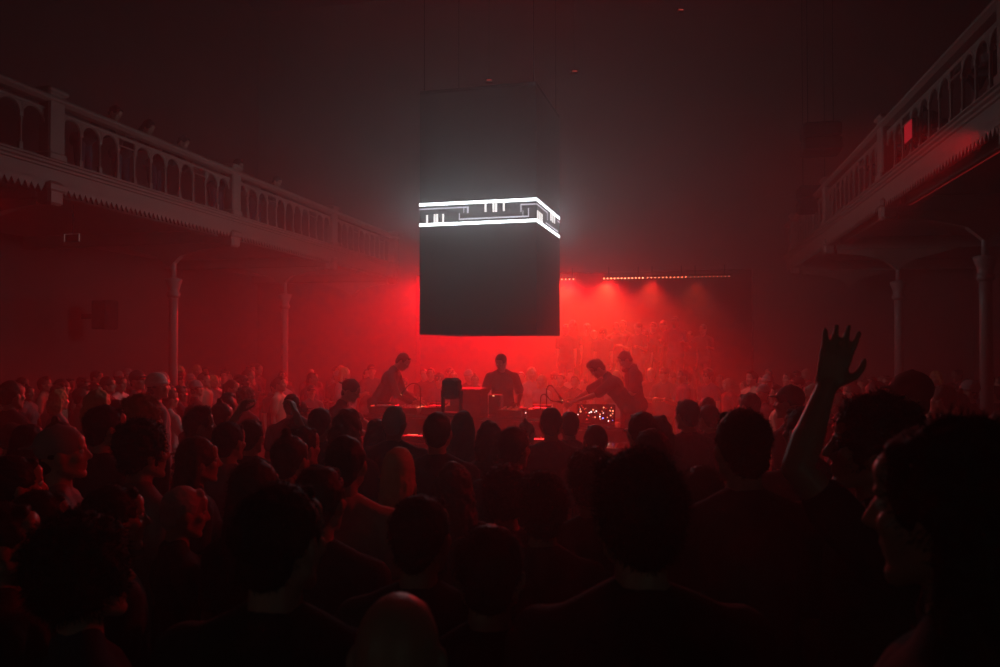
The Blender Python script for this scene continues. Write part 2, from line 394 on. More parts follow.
speaker(H(AL+.75, 13.2, 2.5), 'black loudspeaker on the wall under the left balcony, further one', rz=HR+PI/2)
# dark line array beyond the right balcony rail
for i, (px, py, d, lb) in enumerate(((822, 130, 13.2, 'boxy dark loudspeaker hung in front of the right balcony, nearer cluster'), (815, 192, 15.5, 'boxy dark loudspeaker hung low by the right balcony, further cluster'))):
    p = px3(px, py, d); r = empty('hanging_loudspeaker', p, HR)
    for k in range(2):
        MB().bbox((-.3, -.22, -.26*k-.13), (.3, .22, -.26*k+.11), .03, Matrix.Rotation(-.08*k, 4, 'X')).build('cabinet', M_BLACK, r)
    for x in (-.2, .2): MB().tube([(x, 0, .1), (x, 0, ZC-p.z-.01)], .008, 6).build('hanging_cable', M_CABLE, r)
    tag(r, lb, 'speaker')
# truss under the ceiling that carries the cube
tr = empty('lighting_truss', H(-2.3, 11.2, 9.6), HR)
t_ = MB()
for x in (-.14, .14):
    for z in (0, .28): t_.tube([(-6, x, z), (6, x, z)], .025, 8)
for i in range(40):
    x = -6+i*.3
    t_.tube([(x, -.14, 0), (x+.15, -.14, .28), (x+.3, -.14, 0)], .012, 5); t_.tube([(x, .14, 0), (x+.15, .14, .28), (x+.3, .14, 0)], .012, 5)
t_.build('lattice', M_BLACK, tr)
for x in (-5, 5): MB().tube([(x, 0, .28), (x, 0, ZC-9.6-.01)], .01, 6).build('hanging_cable', M_CABLE, tr)
tag(tr, 'black lattice lighting truss high under the dark ceiling', 'truss')
for px, py, lb in ((489, 79, 'tiny red lamp high up just over the top edge of the cube'), (575, 70, 'tiny red lamp high up to the right of the cube'), (682, 8, 'tiny red lamp at the very top of the hall')):
    p = px3(px, py, 15.5); r = empty('indicator_lamp', p, 0)
    MB().bbox((-.07, -.03, -.02), (.07, .1, .04), .01).build('housing', M_BLACK, r)
    MB().bbox((-.045, -.04, -.008), (.045, -.028, .01), .003).build('lens', emis('indicator_red', (1, .08, .05), .5), r)
    MB().tube([(0, .05, .03), (0, .05, ZC-p.z-.01)], .005, 5).build('hanging_cable', M_CABLE, r)
    tag(r, lb, 'lamp')


# ------------------------------------------------------------------ people
class PB:                      # soup of closed rounded pieces, later fused into one surface
    def __init__(s): s.V = []; s.Fc = []; s.n = 0
    def _push(s, v, f):
        s.V.append(np.asarray(v, dtype=np.float64)); s.Fc += [tuple(i+s.n for i in q) for q in f]; s.n += len(v)
    def ell(s, c, r, R=None, M=None, nu=14, nv=9):
        v = []
        for j in range(1, nv):
            ph = PI*j/nv
            for i in range(nu):
                a = 2*PI*i/nu; v.append((r[0]*math.sin(ph)*math.cos(a), r[1]*math.sin(ph)*math.sin(a), r[2]*math.cos(ph)))
        v += [(0, 0, r[2]), (0, 0, -r[2])]
        v = np.array(v)
        if R is not None: v = v @ np.array(R.to_3x3() if len(R) == 4 else R).T
        v = v+np.array(c)
        if M is not None: v = np.array([tuple(M @ Vector(p)) for p in v])
        f = []
        for j in range(nv-2):
            for i in range(nu): f.append((j*nu+i, (j+1)*nu+i, (j+1)*nu+(i+1) % nu, j*nu+(i+1) % nu))
        t = (nv-1)*nu
        for i in range(nu): f.append((t, i, (i+1) % nu)); f.append((t+1, (nv-2)*nu+(i+1) % nu, (nv-2)*nu+i))
        s._push(v, f); return s
    def cap(s, a, b, ra, rb=None, M=None, n=12):
        rb = ra if rb is None else rb
        a, b = Vector(a), Vector(b)
        if M is not None: a, b = M @ a, M @ b
        d = (b-a); L = d.length
        d = d/L if L > 1e-6 else Vector((0, 0, 1))
        u = d.orthogonal().normalized(); w_ = d.cross(u)
        v = []; K = 4
        rings = [(-math.cos(PI/2*k/K), math.sin(PI/2*k/K), 0) for k in range(1, K+1)]+[(math.sin(PI/2*k/K), math.cos(PI/2*k/K), 1) for k in range(0, K)]
        for al, rr, e in rings:
            c = (b if e else a)+d*al*(rb if e else ra); r = rr*(rb if e else ra)
            for i in range(n):
                q = 2*PI*i/n; v.append(tuple(c+(u*math.cos(q)+w_*math.sin(q))*r))
        v.append(tuple(a-d*ra)); v.append(tuple(b+d*rb))
        f = []; m = len(rings)
        for j in range(m-1):
            for i in range(n): f.append((j*n+i, j*n+(i+1) % n, (j+1)*n+(i+1) % n, (j+1)*n+i))
        t = m*n
        for i in range(n): f.append((t, (i+1) % n, i)); f.append((t+1, (m-1)*n+i, (m-1)*n+(i+1) % n))
        s._push(v, f); return s
    def fuse(s, name, m, vox, smooth=3, disp=None, post=None):
        me = bpy.data.meshes.new('tmp'); V = np.concatenate(s.V); me.from_pydata([tuple(p) for p in V], [], s.Fc); me.update()
        o = bpy.data.objects.new('tmp', me); COL.objects.link(o)
        r = o.modifiers.new('r', 'REMESH'); r.mode = 'VOXEL'; r.voxel_size = vox; r.adaptivity = 0
        if smooth: q = o.modifiers.new('s', 'SMOOTH'); q.factor = .5; q.iterations = smooth
        dg = bpy.context.evaluated_depsgraph_get(); dg.update()
        out = bpy.data.meshes.new_from_object(o.evaluated_get(dg)); out.name = name
        bpy.data.objects.remove(o, do_unlink=True); bpy.data.meshes.remove(me)
        out.materials.clear(); out.materials.append(m)
        nv = len(out.vertices); co = np.empty(nv*3, dtype=np.float32); out.vertices.foreach_get('co', co); co = co.reshape(-1, 3)
        if post is not None: co = post(co)
        if disp is not None:
            no = np.empty(nv*3, dtype=np.float32); out.vertices.foreach_get('normal', no); no = no.reshape(-1, 3)
            co = co+no*disp(co)[:, None]
        out.vertices.foreach_set('co', co.astype(np.float32).ravel()); out.update(); out.shade_smooth()
        return out
def ndisp(amp, freq, seed=0, stretch=(1, 1, 1)):
    def f(co):
        out = np.empty(len(co))
        for i, p in enumerate(co): out[i] = noise.noise((p[0]*freq*stretch[0]+seed, p[1]*freq*stretch[1], p[2]*freq*stretch[2]))
        return out*amp
    return f
def curls(amp, seed=0, f=45):
    def g(co):
        out = np.empty(len(co))
        for i, p in enumerate(co):
            q = Vector(p); out[i] = noise.noise(q*f+Vector((seed, 0, 0)))*amp+noise.noise(q*f*.4+Vector((0, seed, 0)))*amp*1.2
        return out
    return g

def hand(pb, wrist, d, palm_n, side, curl=.35, spread=.12, s=1.0):
    """hand at the wrist: d along the hand, palm_n out of the palm, side = where the thumb is"""
    d = Vector(d).normalized(); n = (Vector(palm_n)-d*d.dot(Vector(palm_n))).normalized(); t = d.cross(n)
    if t.dot(Vector(side)) < 0: t = -t
    w = Vector(wrist)
    for k in range(4):
        x = (.032-.0205*k)*s
        pb.cap(w+d*.012*s+t*x*.6, w+d*.085*s+t*x, .0145*s, .0115*s, n=8)
    L = (.072, .08, .074, .058)
    for k in range(4):
        x = (.032-.0205*k)*s; base = w+d*.086*s+t*x
        fd = (d+t*(spread*(1.5-k)/1.5)).normalized(); l1 = L[k]*.5*s; l2 = L[k]*.32*s; l3 = L[k]*.26*s
        def rot(v, a): return (v*math.cos(a)+n*math.sin(a)).normalized()
        c = curl*(1+.25*k*(.6))
        d1 = rot(fd, c*.55); d2 = rot(fd, c*1.25); d3 = rot(fd, c*1.9)
        p1 = base+d1*l1; p2 = p1+d2*l2; p3 = p2+d3*l3
        pb.cap(base, p1, .0098*s, .0088*s, n=8); pb.cap(p1, p2, .0088*s, .008*s, n=8); pb.cap(p2, p3, .008*s, .0068*s, n=8)
    b = w+d*.025*s+t*.03*s; k1 = b+(d*.55+t*.75+n*.35).normalized()*.042*s; k2 = k1+(d*.85+t*.4+n*.35).normalized()*.034*s; k3 = k2+(d*.95+t*.15+n*.3).normalized()*.024*s
    pb.cap(b, k1, .0145*s, .0115*s, n=8); pb.cap(k1, k2, .0112*s, .0095*s, n=8); pb.cap(k2, k3, .0095*s, .0075*s, n=8)

HANG = {1: ((.09, -.08, -.98), (.02, .22, -.95)), -1: ((-.09, -.08, -.98), (-.02, .22, -.95))}
def skel(sp):
    """joint matrices of a figure facing +Y"""
    lean, roll, twist = (math.radians(sp.get(k, 0)) for k in ('lean', 'roll', 'twist'))
    P = Vector((0, 0, .95))
    T = Matrix.Translation(P) @ Matrix.Rotation(-lean, 4, 'X') @ Matrix.Rotation(roll, 4, 'Y') @ Matrix.Rotation(twist, 4, 'Z') @ Matrix.Translation(-P)
    hy, hp, hr = (math.radians(sp.get(k, 0)) for k in ('hyaw', 'hpitch', 'hroll'))
    nb = T @ Vector((0, -.01, 1.50))
    Rl = Matrix.Rotation(-lean*.55, 4, 'X')            # the head stays more upright than the back
    Hm = Matrix.Translation(nb) @ Rl @ Matrix.Rotation(hy, 4, 'Z') @ Matrix.Rotation(-hp, 4, 'X') @ Matrix.Rotation(hr, 4, 'Y') @ Matrix.Translation((0, .018, .135))
    return T, Hm, nb
def figure(name, sp, vox=.012, hands=False, detail=0):
    T, Hm, nb = skel(sp); fem = sp.get('fem', False); bulk = sp.get('bulk', 1.0)
    sw = (.165 if fem else .19)*sp.get('shoulder', 1.0)
    root = empty(name)
    B = PB(); S = PB(); Tr = PB()
    infl = sp.get('infl', .016)
    def torso(pb, g, top=True):
        pb.ell((0, .005, 1.285), (.150*bulk*(.9 if fem else 1)+g, .100*bulk+g, .175+g), M=T)
        pb.cap((-sw+.03, -.005, 1.405), (sw-.03, -.005, 1.405), .055+g*.8, M=T)
        for s_ in (-1, 1):
            pb.ell((s_*sw*.96, -.005, 1.39), (.054+g*.6, .052+g*.6, .058+g*.6), M=T)
            pb.cap((s_*.025, -.018, 1.49), (s_*sw*.72, -.012, 1.425), .040+g*.35, .042+g*.7, M=T)
            pb.ell((s_*.075, -.055, 1.33), (.075+g, .05+g, .10+g), M=T)
            if fem: pb.ell((s_*.07, .075, 1.27), (.06+g, .05+g, .06+g), M=T)
        pb.ell((0, .005, 1.10), (.128*bulk*(.88 if fem else 1)+g, .092*bulk+g, .17+g), M=T)
        pb.ell((0, 0, .96), (.152*bulk*(1.05 if fem else 1)+g, .105*bulk+g, .12+g), M=T)
    torso(B, 0); torso(S, infl)
    S.ell((0, .004, 1.14), (.152*bulk*(.93 if fem else 1)+.012, .108*bulk+.014, .24), M=T); S.ell((0, .004, 1.02), (.160*bulk+.012, .112*bulk+.014, .17), M=T)
    # shirt hem: a slightly flared tube down over the hips
    S.cap(T @ Vector((0, -.028, 1.40)), T @ Vector((0, -.03, 1.468)), .074 if not fem else .06, .070 if not fem else .057)
    S.cap((-.07, 0, .915), (.07, 0, .915), .116*bulk+infl, M=T); S.ell((0, -.01, .90), (.19*bulk, .135*bulk+.01, .09), M=T)
    # neck and head
    H3 = Hm
    B.cap(T @ Vector((0, -.02, 1.42)), Hm @ Vector((0, -.025, -.055)), .062 if not fem else .05, .052 if not fem else .045)
    hs = 1.0
    B.ell((0, -.012, .022), (.076, .096, .100), M=H3, nu=18, nv=12)
    B.ell((0, .02, -.02), (.066, .072, .085), M=H3)
    B.ell((0, .045, -.052), (.045, .043, .052), M=H3)
    for s_ in (-1, 1):
        B.cap((s_*.05, -.005, -.05), (s_*.018, .066, -.092), .026, .019, M=H3)
        B.ell((s_*.042, .055, -.012), (.026, .026, .024), M=H3)
        B.cap((s_*.045, .072, .034), (s_*.008, .084, .032), .010, .0115, M=H3)
        B.ell((s_*.078, -.008, -.004), (.012, .024, .033), R=Matrix.Rotation(s_*.35, 3, 'Z') @ Matrix.Rotation(.15, 3, 'X'), M=H3, nu=10, nv=8)
        B.ell((s_*.012, .094, -.022), (.010, .010, .008), M=H3, nu=8, nv=6)
    B.ell((0, .074, -.093), (.020, .018, .018), M=H3)
    B.ell((0, .062, .06), (.055, .03, .035), M=H3)
    B.cap((0, .088, .022), (0, .108, -.017), .0085, .0125, M=H3, n=8)
    B.ell((0, .085, -.049), (.022, .012, .0075), M=H3, nu=10, nv=6)
    B.ell((0, .082, -.062), (.019, .012, .008), M=H3, nu=10, nv=6)
    # arms
    arms = sp.get('arms', {}); slv = sp.get('sleeve', .6)
    for s_ in (-1, 1):
        u, f = arms.get(s_, HANG[s_]); u, f = Vector(u).normalized(), Vector(f).normalized()
        sh = T @ Vector((s_*sw, -.005, 1.395))
        el = sh+u*.285; wr = el+f*.255
        ak = bulk*(.85 if fem else 1)
        B.cap(sh, el, .050*ak, .037*ak); B.cap(el, el+f*.09, .038*ak, .040*ak); B.cap(el+f*.06, wr, .040*ak, .025*ak)
        side = arms.get(('side', s_), Vector((-s_*.3, 1, 0)) if f.z < -.3 else Vector((-s_, 0, 0)))
        pn = arms.get(('palm', s_), Vector((-s_, 0, 0)) if f.z < -.3 else Vector((0, 1, 0)))
        hd = arms.get(('hand', s_), f)
        hand(B, wr, hd, pn, side, curl=arms.get(('curl', s_), .4), spread=arms.get(('spread', s_), .12), s=1.05 if not fem else .95)
        if slv > 0:
            S.cap(sh, sh+u*.285*min(slv, 1), .054*ak+infl*.9, .044*ak+infl*1.1)
            if slv > 1: S.cap(el, el+f*.255*(slv-1), .043*ak+infl*.8, .032*ak+infl*.8)
    # legs
    kb = sp.get('knee', .02)
    for s_ in (-1, 1):
        hp, kn, an = (s_*.09, 0, .90), (s_*.105, kb+.01, .50), (s_*.11, -.02, .09)
        for pb, g in ((B, 0), (Tr, .014)):
            pb.cap(hp, kn, .086+g, .056+g); pb.cap(kn, (s_*.107, -.012, .33), .055+g, .055+g*1.3); pb.cap((s_*.107, -.012, .33), an, .054+g, .037+g*1.6)
        B.cap((s_*.11, -.035, .047), (s_*.125, .13, .04), .042, .034)
    Tr.ell((0, 0, .95), (.158*bulk+.014, .108*bulk+.014, .12), M=T)
    for s_ in (-1, 1):
        Sh = PB(); Sh.cap((s_*.11, -.045, .052), (s_*.126, .135, .042), .050, .042); Sh.cap((s_*.11, -.02, .05), (s_*.11, -.02, .12), .050, .048); Sh.cap((s_*.111, -.06, .041), (s_*.127, .145, .039), .038, .036)
        me_ = Sh.fuse('shoe', CLOTH['charcoal'], .012, 2); so = bpy.data.objects.new('shoe', me_); COL.objects.link(so); so.parent = root
    def sockets(co):
        inv = Hm.inverted(); R = np.array(inv.to_3x3()); t = np.array(inv.translation)
        q = co @ R.T+t; d = np.zeros(len(co))
        for s_ in (-1, 1):
            d += .010*np.exp(-(((q[:, 0]-s_*.030)/.014)**2+((q[:, 2]-.014)/.010)**2))*(q[:, 1] > .03)
        d += .004*np.exp(-((q[:, 0]/.02)**2+((q[:, 2]+.0555)/.0035)**2))*(q[:, 1] > .05)
        q[:, 1] -= d
        Ri = np.array(Hm.to_3x3()); return (q @ Ri.T+np.array(Hm.translation)).astype(np.float32)
    def ch(nm, me, lab=None):
        o = bpy.data.objects.new(nm, me); COL.objects.link(o); o.parent = root
        if lab: o['label'] = lab
        return o
    skin = sp.get('skin', SKIN[0])
    ch('body', B.fuse('body', skin, vox, 2, post=sockets))
    if detail or vox <= .009:
        for s_ in (-1, 1):
            e = PB(); e.ell((s_*.031, .074, .016), (.0125, .0125, .0125), M=Hm, nu=12, nv=8)
            me = bpy.data.meshes.new('eye'); me.from_pydata([tuple(p) for p in np.concatenate(e.V)], [], e.Fc); me.materials.append(M_EYE); me.shade_smooth(); ch('eye', me)
    cn = sp.get('top', 'shirt')
    ch(cn, S.fuse(cn, sp.get('cloth', CLOTH['black']), max(vox, .009), 3, disp=ndisp(.007, 9, sp.get('seed', 0), (1, 1, .5))), sp.get('cloth_label'))
    ch('trousers', Tr.fuse('trousers', sp.get('legs', CLOTH['denim']), max(vox*1.4, .014), 3))
    hair(root, Hm, T, sp, vox, ch)
    return root

def hair(root, Hm, T, sp, vox, ch):
    st = sp.get('hair', 'short'); m = sp.get('hairmat', HAIR['dark']); sd = sp.get('seed', 0)
    if st == 'bald': return
    Hb = PB(); amp, fr, spk, sl = .004, 60, 0, .02
    def cranial(g, top=0.0):
        Hb.ell((0, -.024, .036+top*.5), (.078+g, .094+g, .092+g+top), M=Hm, nu=20, nv=14)
        Hb.ell((0, -.06, -.028), (.058+g*.7, .045+g*.7, .055), M=Hm)
        for s_ in (-1, 1): Hb.ell((s_*.066, -.02, .03), (.016+g*.6, .05+g*.4, .045), M=Hm)
    if st in ('short', 'crop'):
        cranial(.007 if st == 'short' else .0025); Hb.cap((-.03, .05, .100), (.03, .05, .100), .018, M=Hm); spk, sl = (900, .014) if st == 'short' else (0, .006)
    elif st == 'quiff':
        cranial(.006); Hb.cap((-.035, .05, .11), (.035, .055, .112), .026, M=Hm); Hb.ell((.0, .02, .125), (.06, .06, .028), M=Hm); spk, sl = 1200, .022
    elif st == 'curly':
        cranial(.018, .012); Hb.ell((0, .035, .105), (.066, .045, .036), M=Hm)
        for k in range(26):
            a = k*2.4; z = .02+.1*((k*7) % 26)/26; r = .095*math.sqrt(max(.1, 1-((z-.03)/.13)**2))
            Hb.ell((r*math.cos(a)*.92, -.03+r*min(math.sin(a), .35)*.95, z+.012), (.024, .024, .024), M=Hm, nu=8, nv=6)
        amp, fr, spk, sl = .010, 55, 1800, .024
    elif st == 'thick':
        cranial(.017, .012); Hb.cap((-.05, .05, .108), (.05, .05, .108), .028, M=Hm); amp, fr, spk, sl = .007, 45, 2400, .020
    elif st == 'bushy':
        cranial(.036, .015); Hb.ell((0, .03, .12), (.085, .07, .045), M=Hm); amp, fr, spk, sl = .013, 35, 2600, .035
    elif st in ('long', 'wavy', 'bob'):
        cranial(.012, .004)
        zb = -.30 if st != 'bob' else -.13
        for k in range(9):
            a = math.radians(200+k*17.5) if False else math.radians(-10-k*20)
            x, y = .078*math.cos(a), -.012+.088*math.sin(a)
            w_ = 1.12 if st == 'long' else (1.35 if st == 'wavy' else 1.15)
            Hb.cap((x, y, .03), (x*w_, y*w_-.01, zb*.45), .022, .028, M=Hm); Hb.cap((x*w_, y*w_-.01, zb*.45), (x*w_*.95, y*1.05-.02, zb), .028, .018, M=Hm)
        Hb.ell((0, -.055, zb*.5), (.07, .04, abs(zb)*.6), M=Hm)
        amp, fr, spk, sl = (.004, 40, 700, .02) if st == 'long' else (.012, 30, 1800, .03)
    elif st == 'bun':
        cranial(.006); Hb.ell((0, -.045, .145), (.026, .026, .026), M=Hm); spk, sl = 500, .012
    elif st == 'ponytail':
        cranial(.006); Hb.ell((0, -.13, .04), (.028, .03, .03), M=Hm); Hb.cap((0, -.14, .03), (0, -.15, -.14), .026, .012, M=Hm); spk, sl = 500, .014
    elif st in ('cap', 'backcap', 'beanie', 'hat'):
        amp = .001; cranial(-.004)
    o = ch('hair', Hb.fuse('hair', m, min(vox, .010), 2, disp=curls(amp, sd, fr)))
    if vox <= .009 and spk:
        me = o.data; rnd = random.Random(sd+5); V = [v.co.copy() for v in me.vertices]; N = [v.normal.copy() for v in me.vertices]
        vs_, fs = [tuple(v) for v in V], [tuple(p.vertices) for p in me.polygons]; c0 = Hm.translation
        for k in range(int(spk*1.3)):
            i = rnd.randrange(len(V)); p, n_ = V[i], N[i]
            if n_.dot(p-c0) < 0: continue
            dn = (n_+Vector((rnd.gauss(0, .5), rnd.gauss(0, .5), rnd.gauss(0, .5)))).normalized(); l = sl*rnd.uniform(.4, 1.1)
            u = dn.orthogonal().normalized(); w_ = dn.cross(u); b = len(vs_); r = .0011
            mid = p+dn*l*.55; tip = p+dn*l*.75+Vector((rnd.gauss(0, .3), rnd.gauss(0, .3), -.25))*l*.45
            p0 = p-n_*.004
            for c_, rr in ((p0, r), (mid, r*.8)):
                for q in range(3):
                    a = q*2*PI/3; vs_.append(tuple(c_+(u*math.cos(a)+w_*math.sin(a))*rr))
            vs_.append(tuple(tip))
            for q in range(3):
                q2 = (q+1) % 3; fs.append((b+q, b+q2, b+3+q2, b+3+q)); fs.append((b+3+q, b+3+q2, b+6))
        nm = bpy.data.meshes.new('hair'); nm.from_pydata(vs_, [], fs); nm.materials.append(m); nm.shade_smooth(); o.data = nm
    if st in ('cap', 'backcap'):
        C_ = PB(); C_.ell((0, -.018, .052), (.088, .106, .092), M=Hm, nu=20, nv=12); sg = 1 if st == 'cap' else -1
        for k in range(7):
            x = -.057+k*.019; C_.cap((x, sg*.06-.01, .062), (x*.9, sg*(.165-abs(x)*.6)-.012, .052), .009, .006, M=Hm, n=8)
        C_.ell((0, -.018, .145), (.012, .012, .007), M=Hm, nu=8, nv=6)
        ch('cap', C_.fuse('cap', sp.get('hatmat', CLOTH['black']), min(vox, .008), 2))
    if st == 'beanie':
        C_ = PB(); C_.ell((0, -.022, .062), (.090, .106, .092), M=Hm, nu=20, nv=12)
        for k in range(16):
            a, b = k*2*PI/16, (k+1)*2*PI/16
            C_.cap((.086*math.cos(a), -.018+.102*math.sin(a), .045), (.086*math.cos(b), -.018+.102*math.sin(b), .045), .014, M=Hm, n=8)
        ch('beanie', C_.fuse('beanie', sp.get('hatmat', CLOTH['grey']), min(vox, .008), 2))

def skinmat(n, c): return mat(n, c, .48, var=.08, vscale=20, spec=.5)
SKIN = [skinmat('light_skin', (.33, .20, .15)), skinmat('tan_skin', (.25, .15, .10)), skinmat('brown_skin', (.14, .08, .055))]
M_EYE = mat('eye_white', (.6, .58, .55), .15)
CLOTH = {k: mat(k+'_cloth', c, .85, bump=.25, bscale=220, var=.15, vscale=9) for k, c in dict(black=(.018, .018, .02), charcoal=(.05, .05, .055), grey=(.22, .22, .23), white=(.62, .62, .60), denim=(.03, .04, .07), navy=(.03, .035, .06), maroon=(.12, .02, .025), beige=(.40, .34, .26)).items()}
HAIR = {k: mat(k+'_hair', c, .62, spec=.3) for k, c in dict(dark=(.014, .011, .010), brown=(.06, .035, .022), blond=(.42, .27, .12), grey=(.35, .34, .33), ginger=(.28, .10, .03)).items()}
def top_of(root):
    return max(max((v.co.z for v in c.data.vertices), default=0) for c in root.children)
def head_top(root, Hm):
    t = Hm.translation; best = 0
    for c in root.children:
        if c.name.split('.')[0] in ('body', 'hair', 'cap', 'beanie'):
            co = np.empty(len(c.data.vertices)*3, dtype=np.float32); c.data.vertices.foreach_get('co', co); co = co.reshape(-1, 3)
            k = (np.abs(co[:, 0]-t.x) < .13) & (np.abs(co[:, 1]-t.y) < .16) & (co[:, 2] < t.z+.22)
            if k.any(): best = max(best, float(co[k, 2].max()))
    return best

# ------------------------------------------------------------------ performers' riser, tables and gear
def hall_inv(x, y): return (x*CS-y*SN, x*SN+y*CS)
RZ = .30
ra0, ra1, rt0, rt1 = -5.3, .75, 10.1, 14.2
rs = empty('stage_riser', H((ra0+ra1)/2, (rt0+rt1)/2, 0), HR)
hw, hd = (ra1-ra0)/2, (rt1-rt0)/2
MB().bbox((-hw, -hd, RZ-.05), (hw, hd, RZ), .01).build('deck', M_BLACK, rs)
MB().box((-hw+.03, -hd+.03, 0), (hw-.03, hd-.03, RZ-.05)).build('skirt', M_DARKWALL, rs)
tag(rs, 'low black riser in the middle of the crowd that carries the performers', 'stage riser')
def table(a0, a1, t0, t1, z0, z1, lb, cloth=True):
    c = H((a0+a1)/2, (t0+t1)/2, z0); r = empty('gear_table', c, HR); hw, hd = (a1-a0)/2, (t1-t0)/2; h = z1-z0
    MB().bbox((-hw, -hd, h-.04), (hw, hd, h), .008).build('table_top', M_GLOSS, r)
    for x in (-hw+.06, hw-.06):
        for y in (-hd+.06, hd-.06): MB().bbox((x-.025, y-.025, 0), (x+.025, y+.025, h-.04), .004).build('leg', M_METAL, r)
    if cloth:
        v = []; f = []; n = int(hw*2/.05)
        for i in range(n+1):
            x = -hw+.01+i*(2*hw-.02)/n; y = -hd+.012+.012*math.sin(i*1.3)
            v += [(x, y, h-.045), (x, y-.006, .03), (x, y+.006, h-.045), (x, y+.004, .03)]
        for i in range(n):
            b = i*4; f += [(b, b+1, b+5, b+4), (b+2, b+6, b+7, b+3)]
        MB().add(v, f).build('front_cloth', M_DARKWALL, r)
    return tag(r, lb, 'table')
# front table stands on the floor before the riser, the main ones on the riser
FT = table(-4.55, -.35, 9.1, 9.75, 0, 1.02, 'long low dark table in front of the performers, its edge catching red light')
T1 = table(-4.25, -3.05, 10.55, 11.25, RZ, 1.22, 'black gear table before the leaning performer on the left')
T2 = table(-2.95, -1.35, 10.45, 11.15, RZ, 1.22, 'black gear table under the hanging cube, before the middle performer')
T3 = table(-1.3, -.1, 10.45, 11.25, RZ, 1.12, 'black gear table with blinking modules below the bent performer on the right')
M_AMBER = emis('amber_lamp_glow', (1, .62, .22), 2.2); M_WARM = emis('warm_dial_glow', (1, .25, .12), 2.6); M_BLUE = emis('blue_led_glow', (.15, .2, 1), 3.5); M_WHITE = emis('white_led_glow', (1, .75, .7), 2.5); M_REDG = emis('red_key_glow', (1, .05, .03), .9)
def player(a, t, z, lb, s=1.0, tilt=.0, glow=M_WARM):
    r = empty('media_player', H(a, t, z), HR)
    MB().bbox((-.16*s, -.2*s, 0), (.16*s, .2*s, .10*s), .012).build('case', M_GLOSS, r)
    MB().lathe([(.10*s, .10*s), (.10*s, .112*s), (.09*s, .118*s), (.03*s, .12*s)], (0, -.03*s, 0), 24).build('jog_wheel', M_METAL, r, True)
    MB().bbox((-.13*s, .10*s, .10*s), (.13*s, .19*s, .125*s), .006, Matrix.Rotation(.12, 4, 'X')).build('display_hood', M_BLACK, r)
    MB().box((-.10*s, .112*s, .128*s-.012), (.10*s, .18*s, .129*s)).build('display', glow, r, label='small glowing display')
    for k in range(3): MB().lathe([(.012, 0), (.012, .012), (.009, .015)], (-.13*s, -.16*s+k*.045, .10*s), 10).build('button', M_REDG, r, label='lit red button')
    return tag(r, lb, 'music player')
def mixer(a, t, z, lb):
    r = empty('audio_mixer', H(a, t, z), HR)
    MB().bbox((-.17, -.2, 0), (.17, .2, .09), .01).build('case', M_BLACK, r)
    for i in range(4):
        for j in range(4): MB().lathe([(.011, .09), (.010, .112), (.006, .114)], (-.12+i*.08, .16-j*.05, 0), 8).build('knob', M_METAL, r)
        MB().bbox((-.13+i*.08, -.1, .09), (-.11+i*.08, -.08, .105), .002).build('fader', M_METAL, r)
    MB().box((.145, -.1, .09), (.155, .15, .093)).build('level_meter', M_WARM, r, label='glowing level meter')
    return tag(r, lb, 'mixer')
player(-4.05, 10.95, 1.22, 'glossy music player at the left end of the left gear table'); mixer(-3.65, 10.92, 1.22, 'black mixer between the music player and the tall stage lamp on the left table')
player(-3.27, 10.95, 1.22, 'glossy music player at the right end of the left gear table')
player(-1.75, 10.85, 1.22, 'glossy music player at the right end of the middle gear table')
mixer(-2.15, 10.85, 1.22, 'black mixer in the centre of the middle gear table')
# big dark amplifier rack, screen-like box and small box
def px_at(px, py, t):              # point at hall depth t seen in that column and row
    a = hall_a(px, t); p = H(a, t); p.z = CAMH-(py-HY)/F*p.y; return p
r = empty('amplifier_rack', H(-2.95, 11.6, RZ), HR)
MB().bbox((-.23, -.25, 0), (.23, .25, 1.25), .015).build('case', M_BLACK, r)
for k in range(7): MB().bbox((-.2, -.262, .1+k*.16), (.2, -.245, .23+k*.16), .004).build('rack_unit', M_BLACK, r)
for x in (-.15, .15):
    o_ = MB().tube([(x, -.26, .6), (x, -.29, .61), (x, -.29, .75), (x, -.26, .76)], .008, 6).build('handle', M_METAL, r)
tag(r, 'tall black amplifier rack standing left of the middle performer', 'rack')
r = empty('monitor_speaker', px_at(496, 400, 10.95), HR); r.location.z = 1.22
MB().bbox((-.085, -.1, 0), (.085, .1, .28), .012).build('cabinet', M_BLACK, r)
MB().lathe([(.02, 0), (.05, .01), (.062, .012)], n=18, M=Matrix.Translation((0, -.1, .09)) @ Matrix.Rotation(PI/2, 4, 'X')).build('woofer', M_GLOSS, r)
MB().lathe([(.01, 0), (.024, .008)], n=14, M=Matrix.Translation((0, -.1, .2)) @ Matrix.Rotation(PI/2, 4, 'X')).build('tweeter', M_GLOSS, r)
MB().bbox((-.03, -.104, .262), (.0, -.098, .27), .001).build('indicator', M_AMBER, r)
tag(r, 'small black monitor speaker in front of the middle performer', 'speaker')
r = empty('monitor_speaker', H(0, 0), HR); p = px_at(523, 400, 10.8); r.location = (p.x, p.y, 1.22)
MB().bbox((-.055, -.07, 0), (.055, .07, .11), .008).build('cabinet', M_BLACK, r)
for k, x in enumerate((-.045, .05)): MB().bbox((x-.008, -.078, .07-k*.03), (x+.008, -.066, .085-k*.03), .002).build('indicator', M_WHITE, r)
tag(r, 'little black box with two white lamps right of the middle performer', 'speaker')
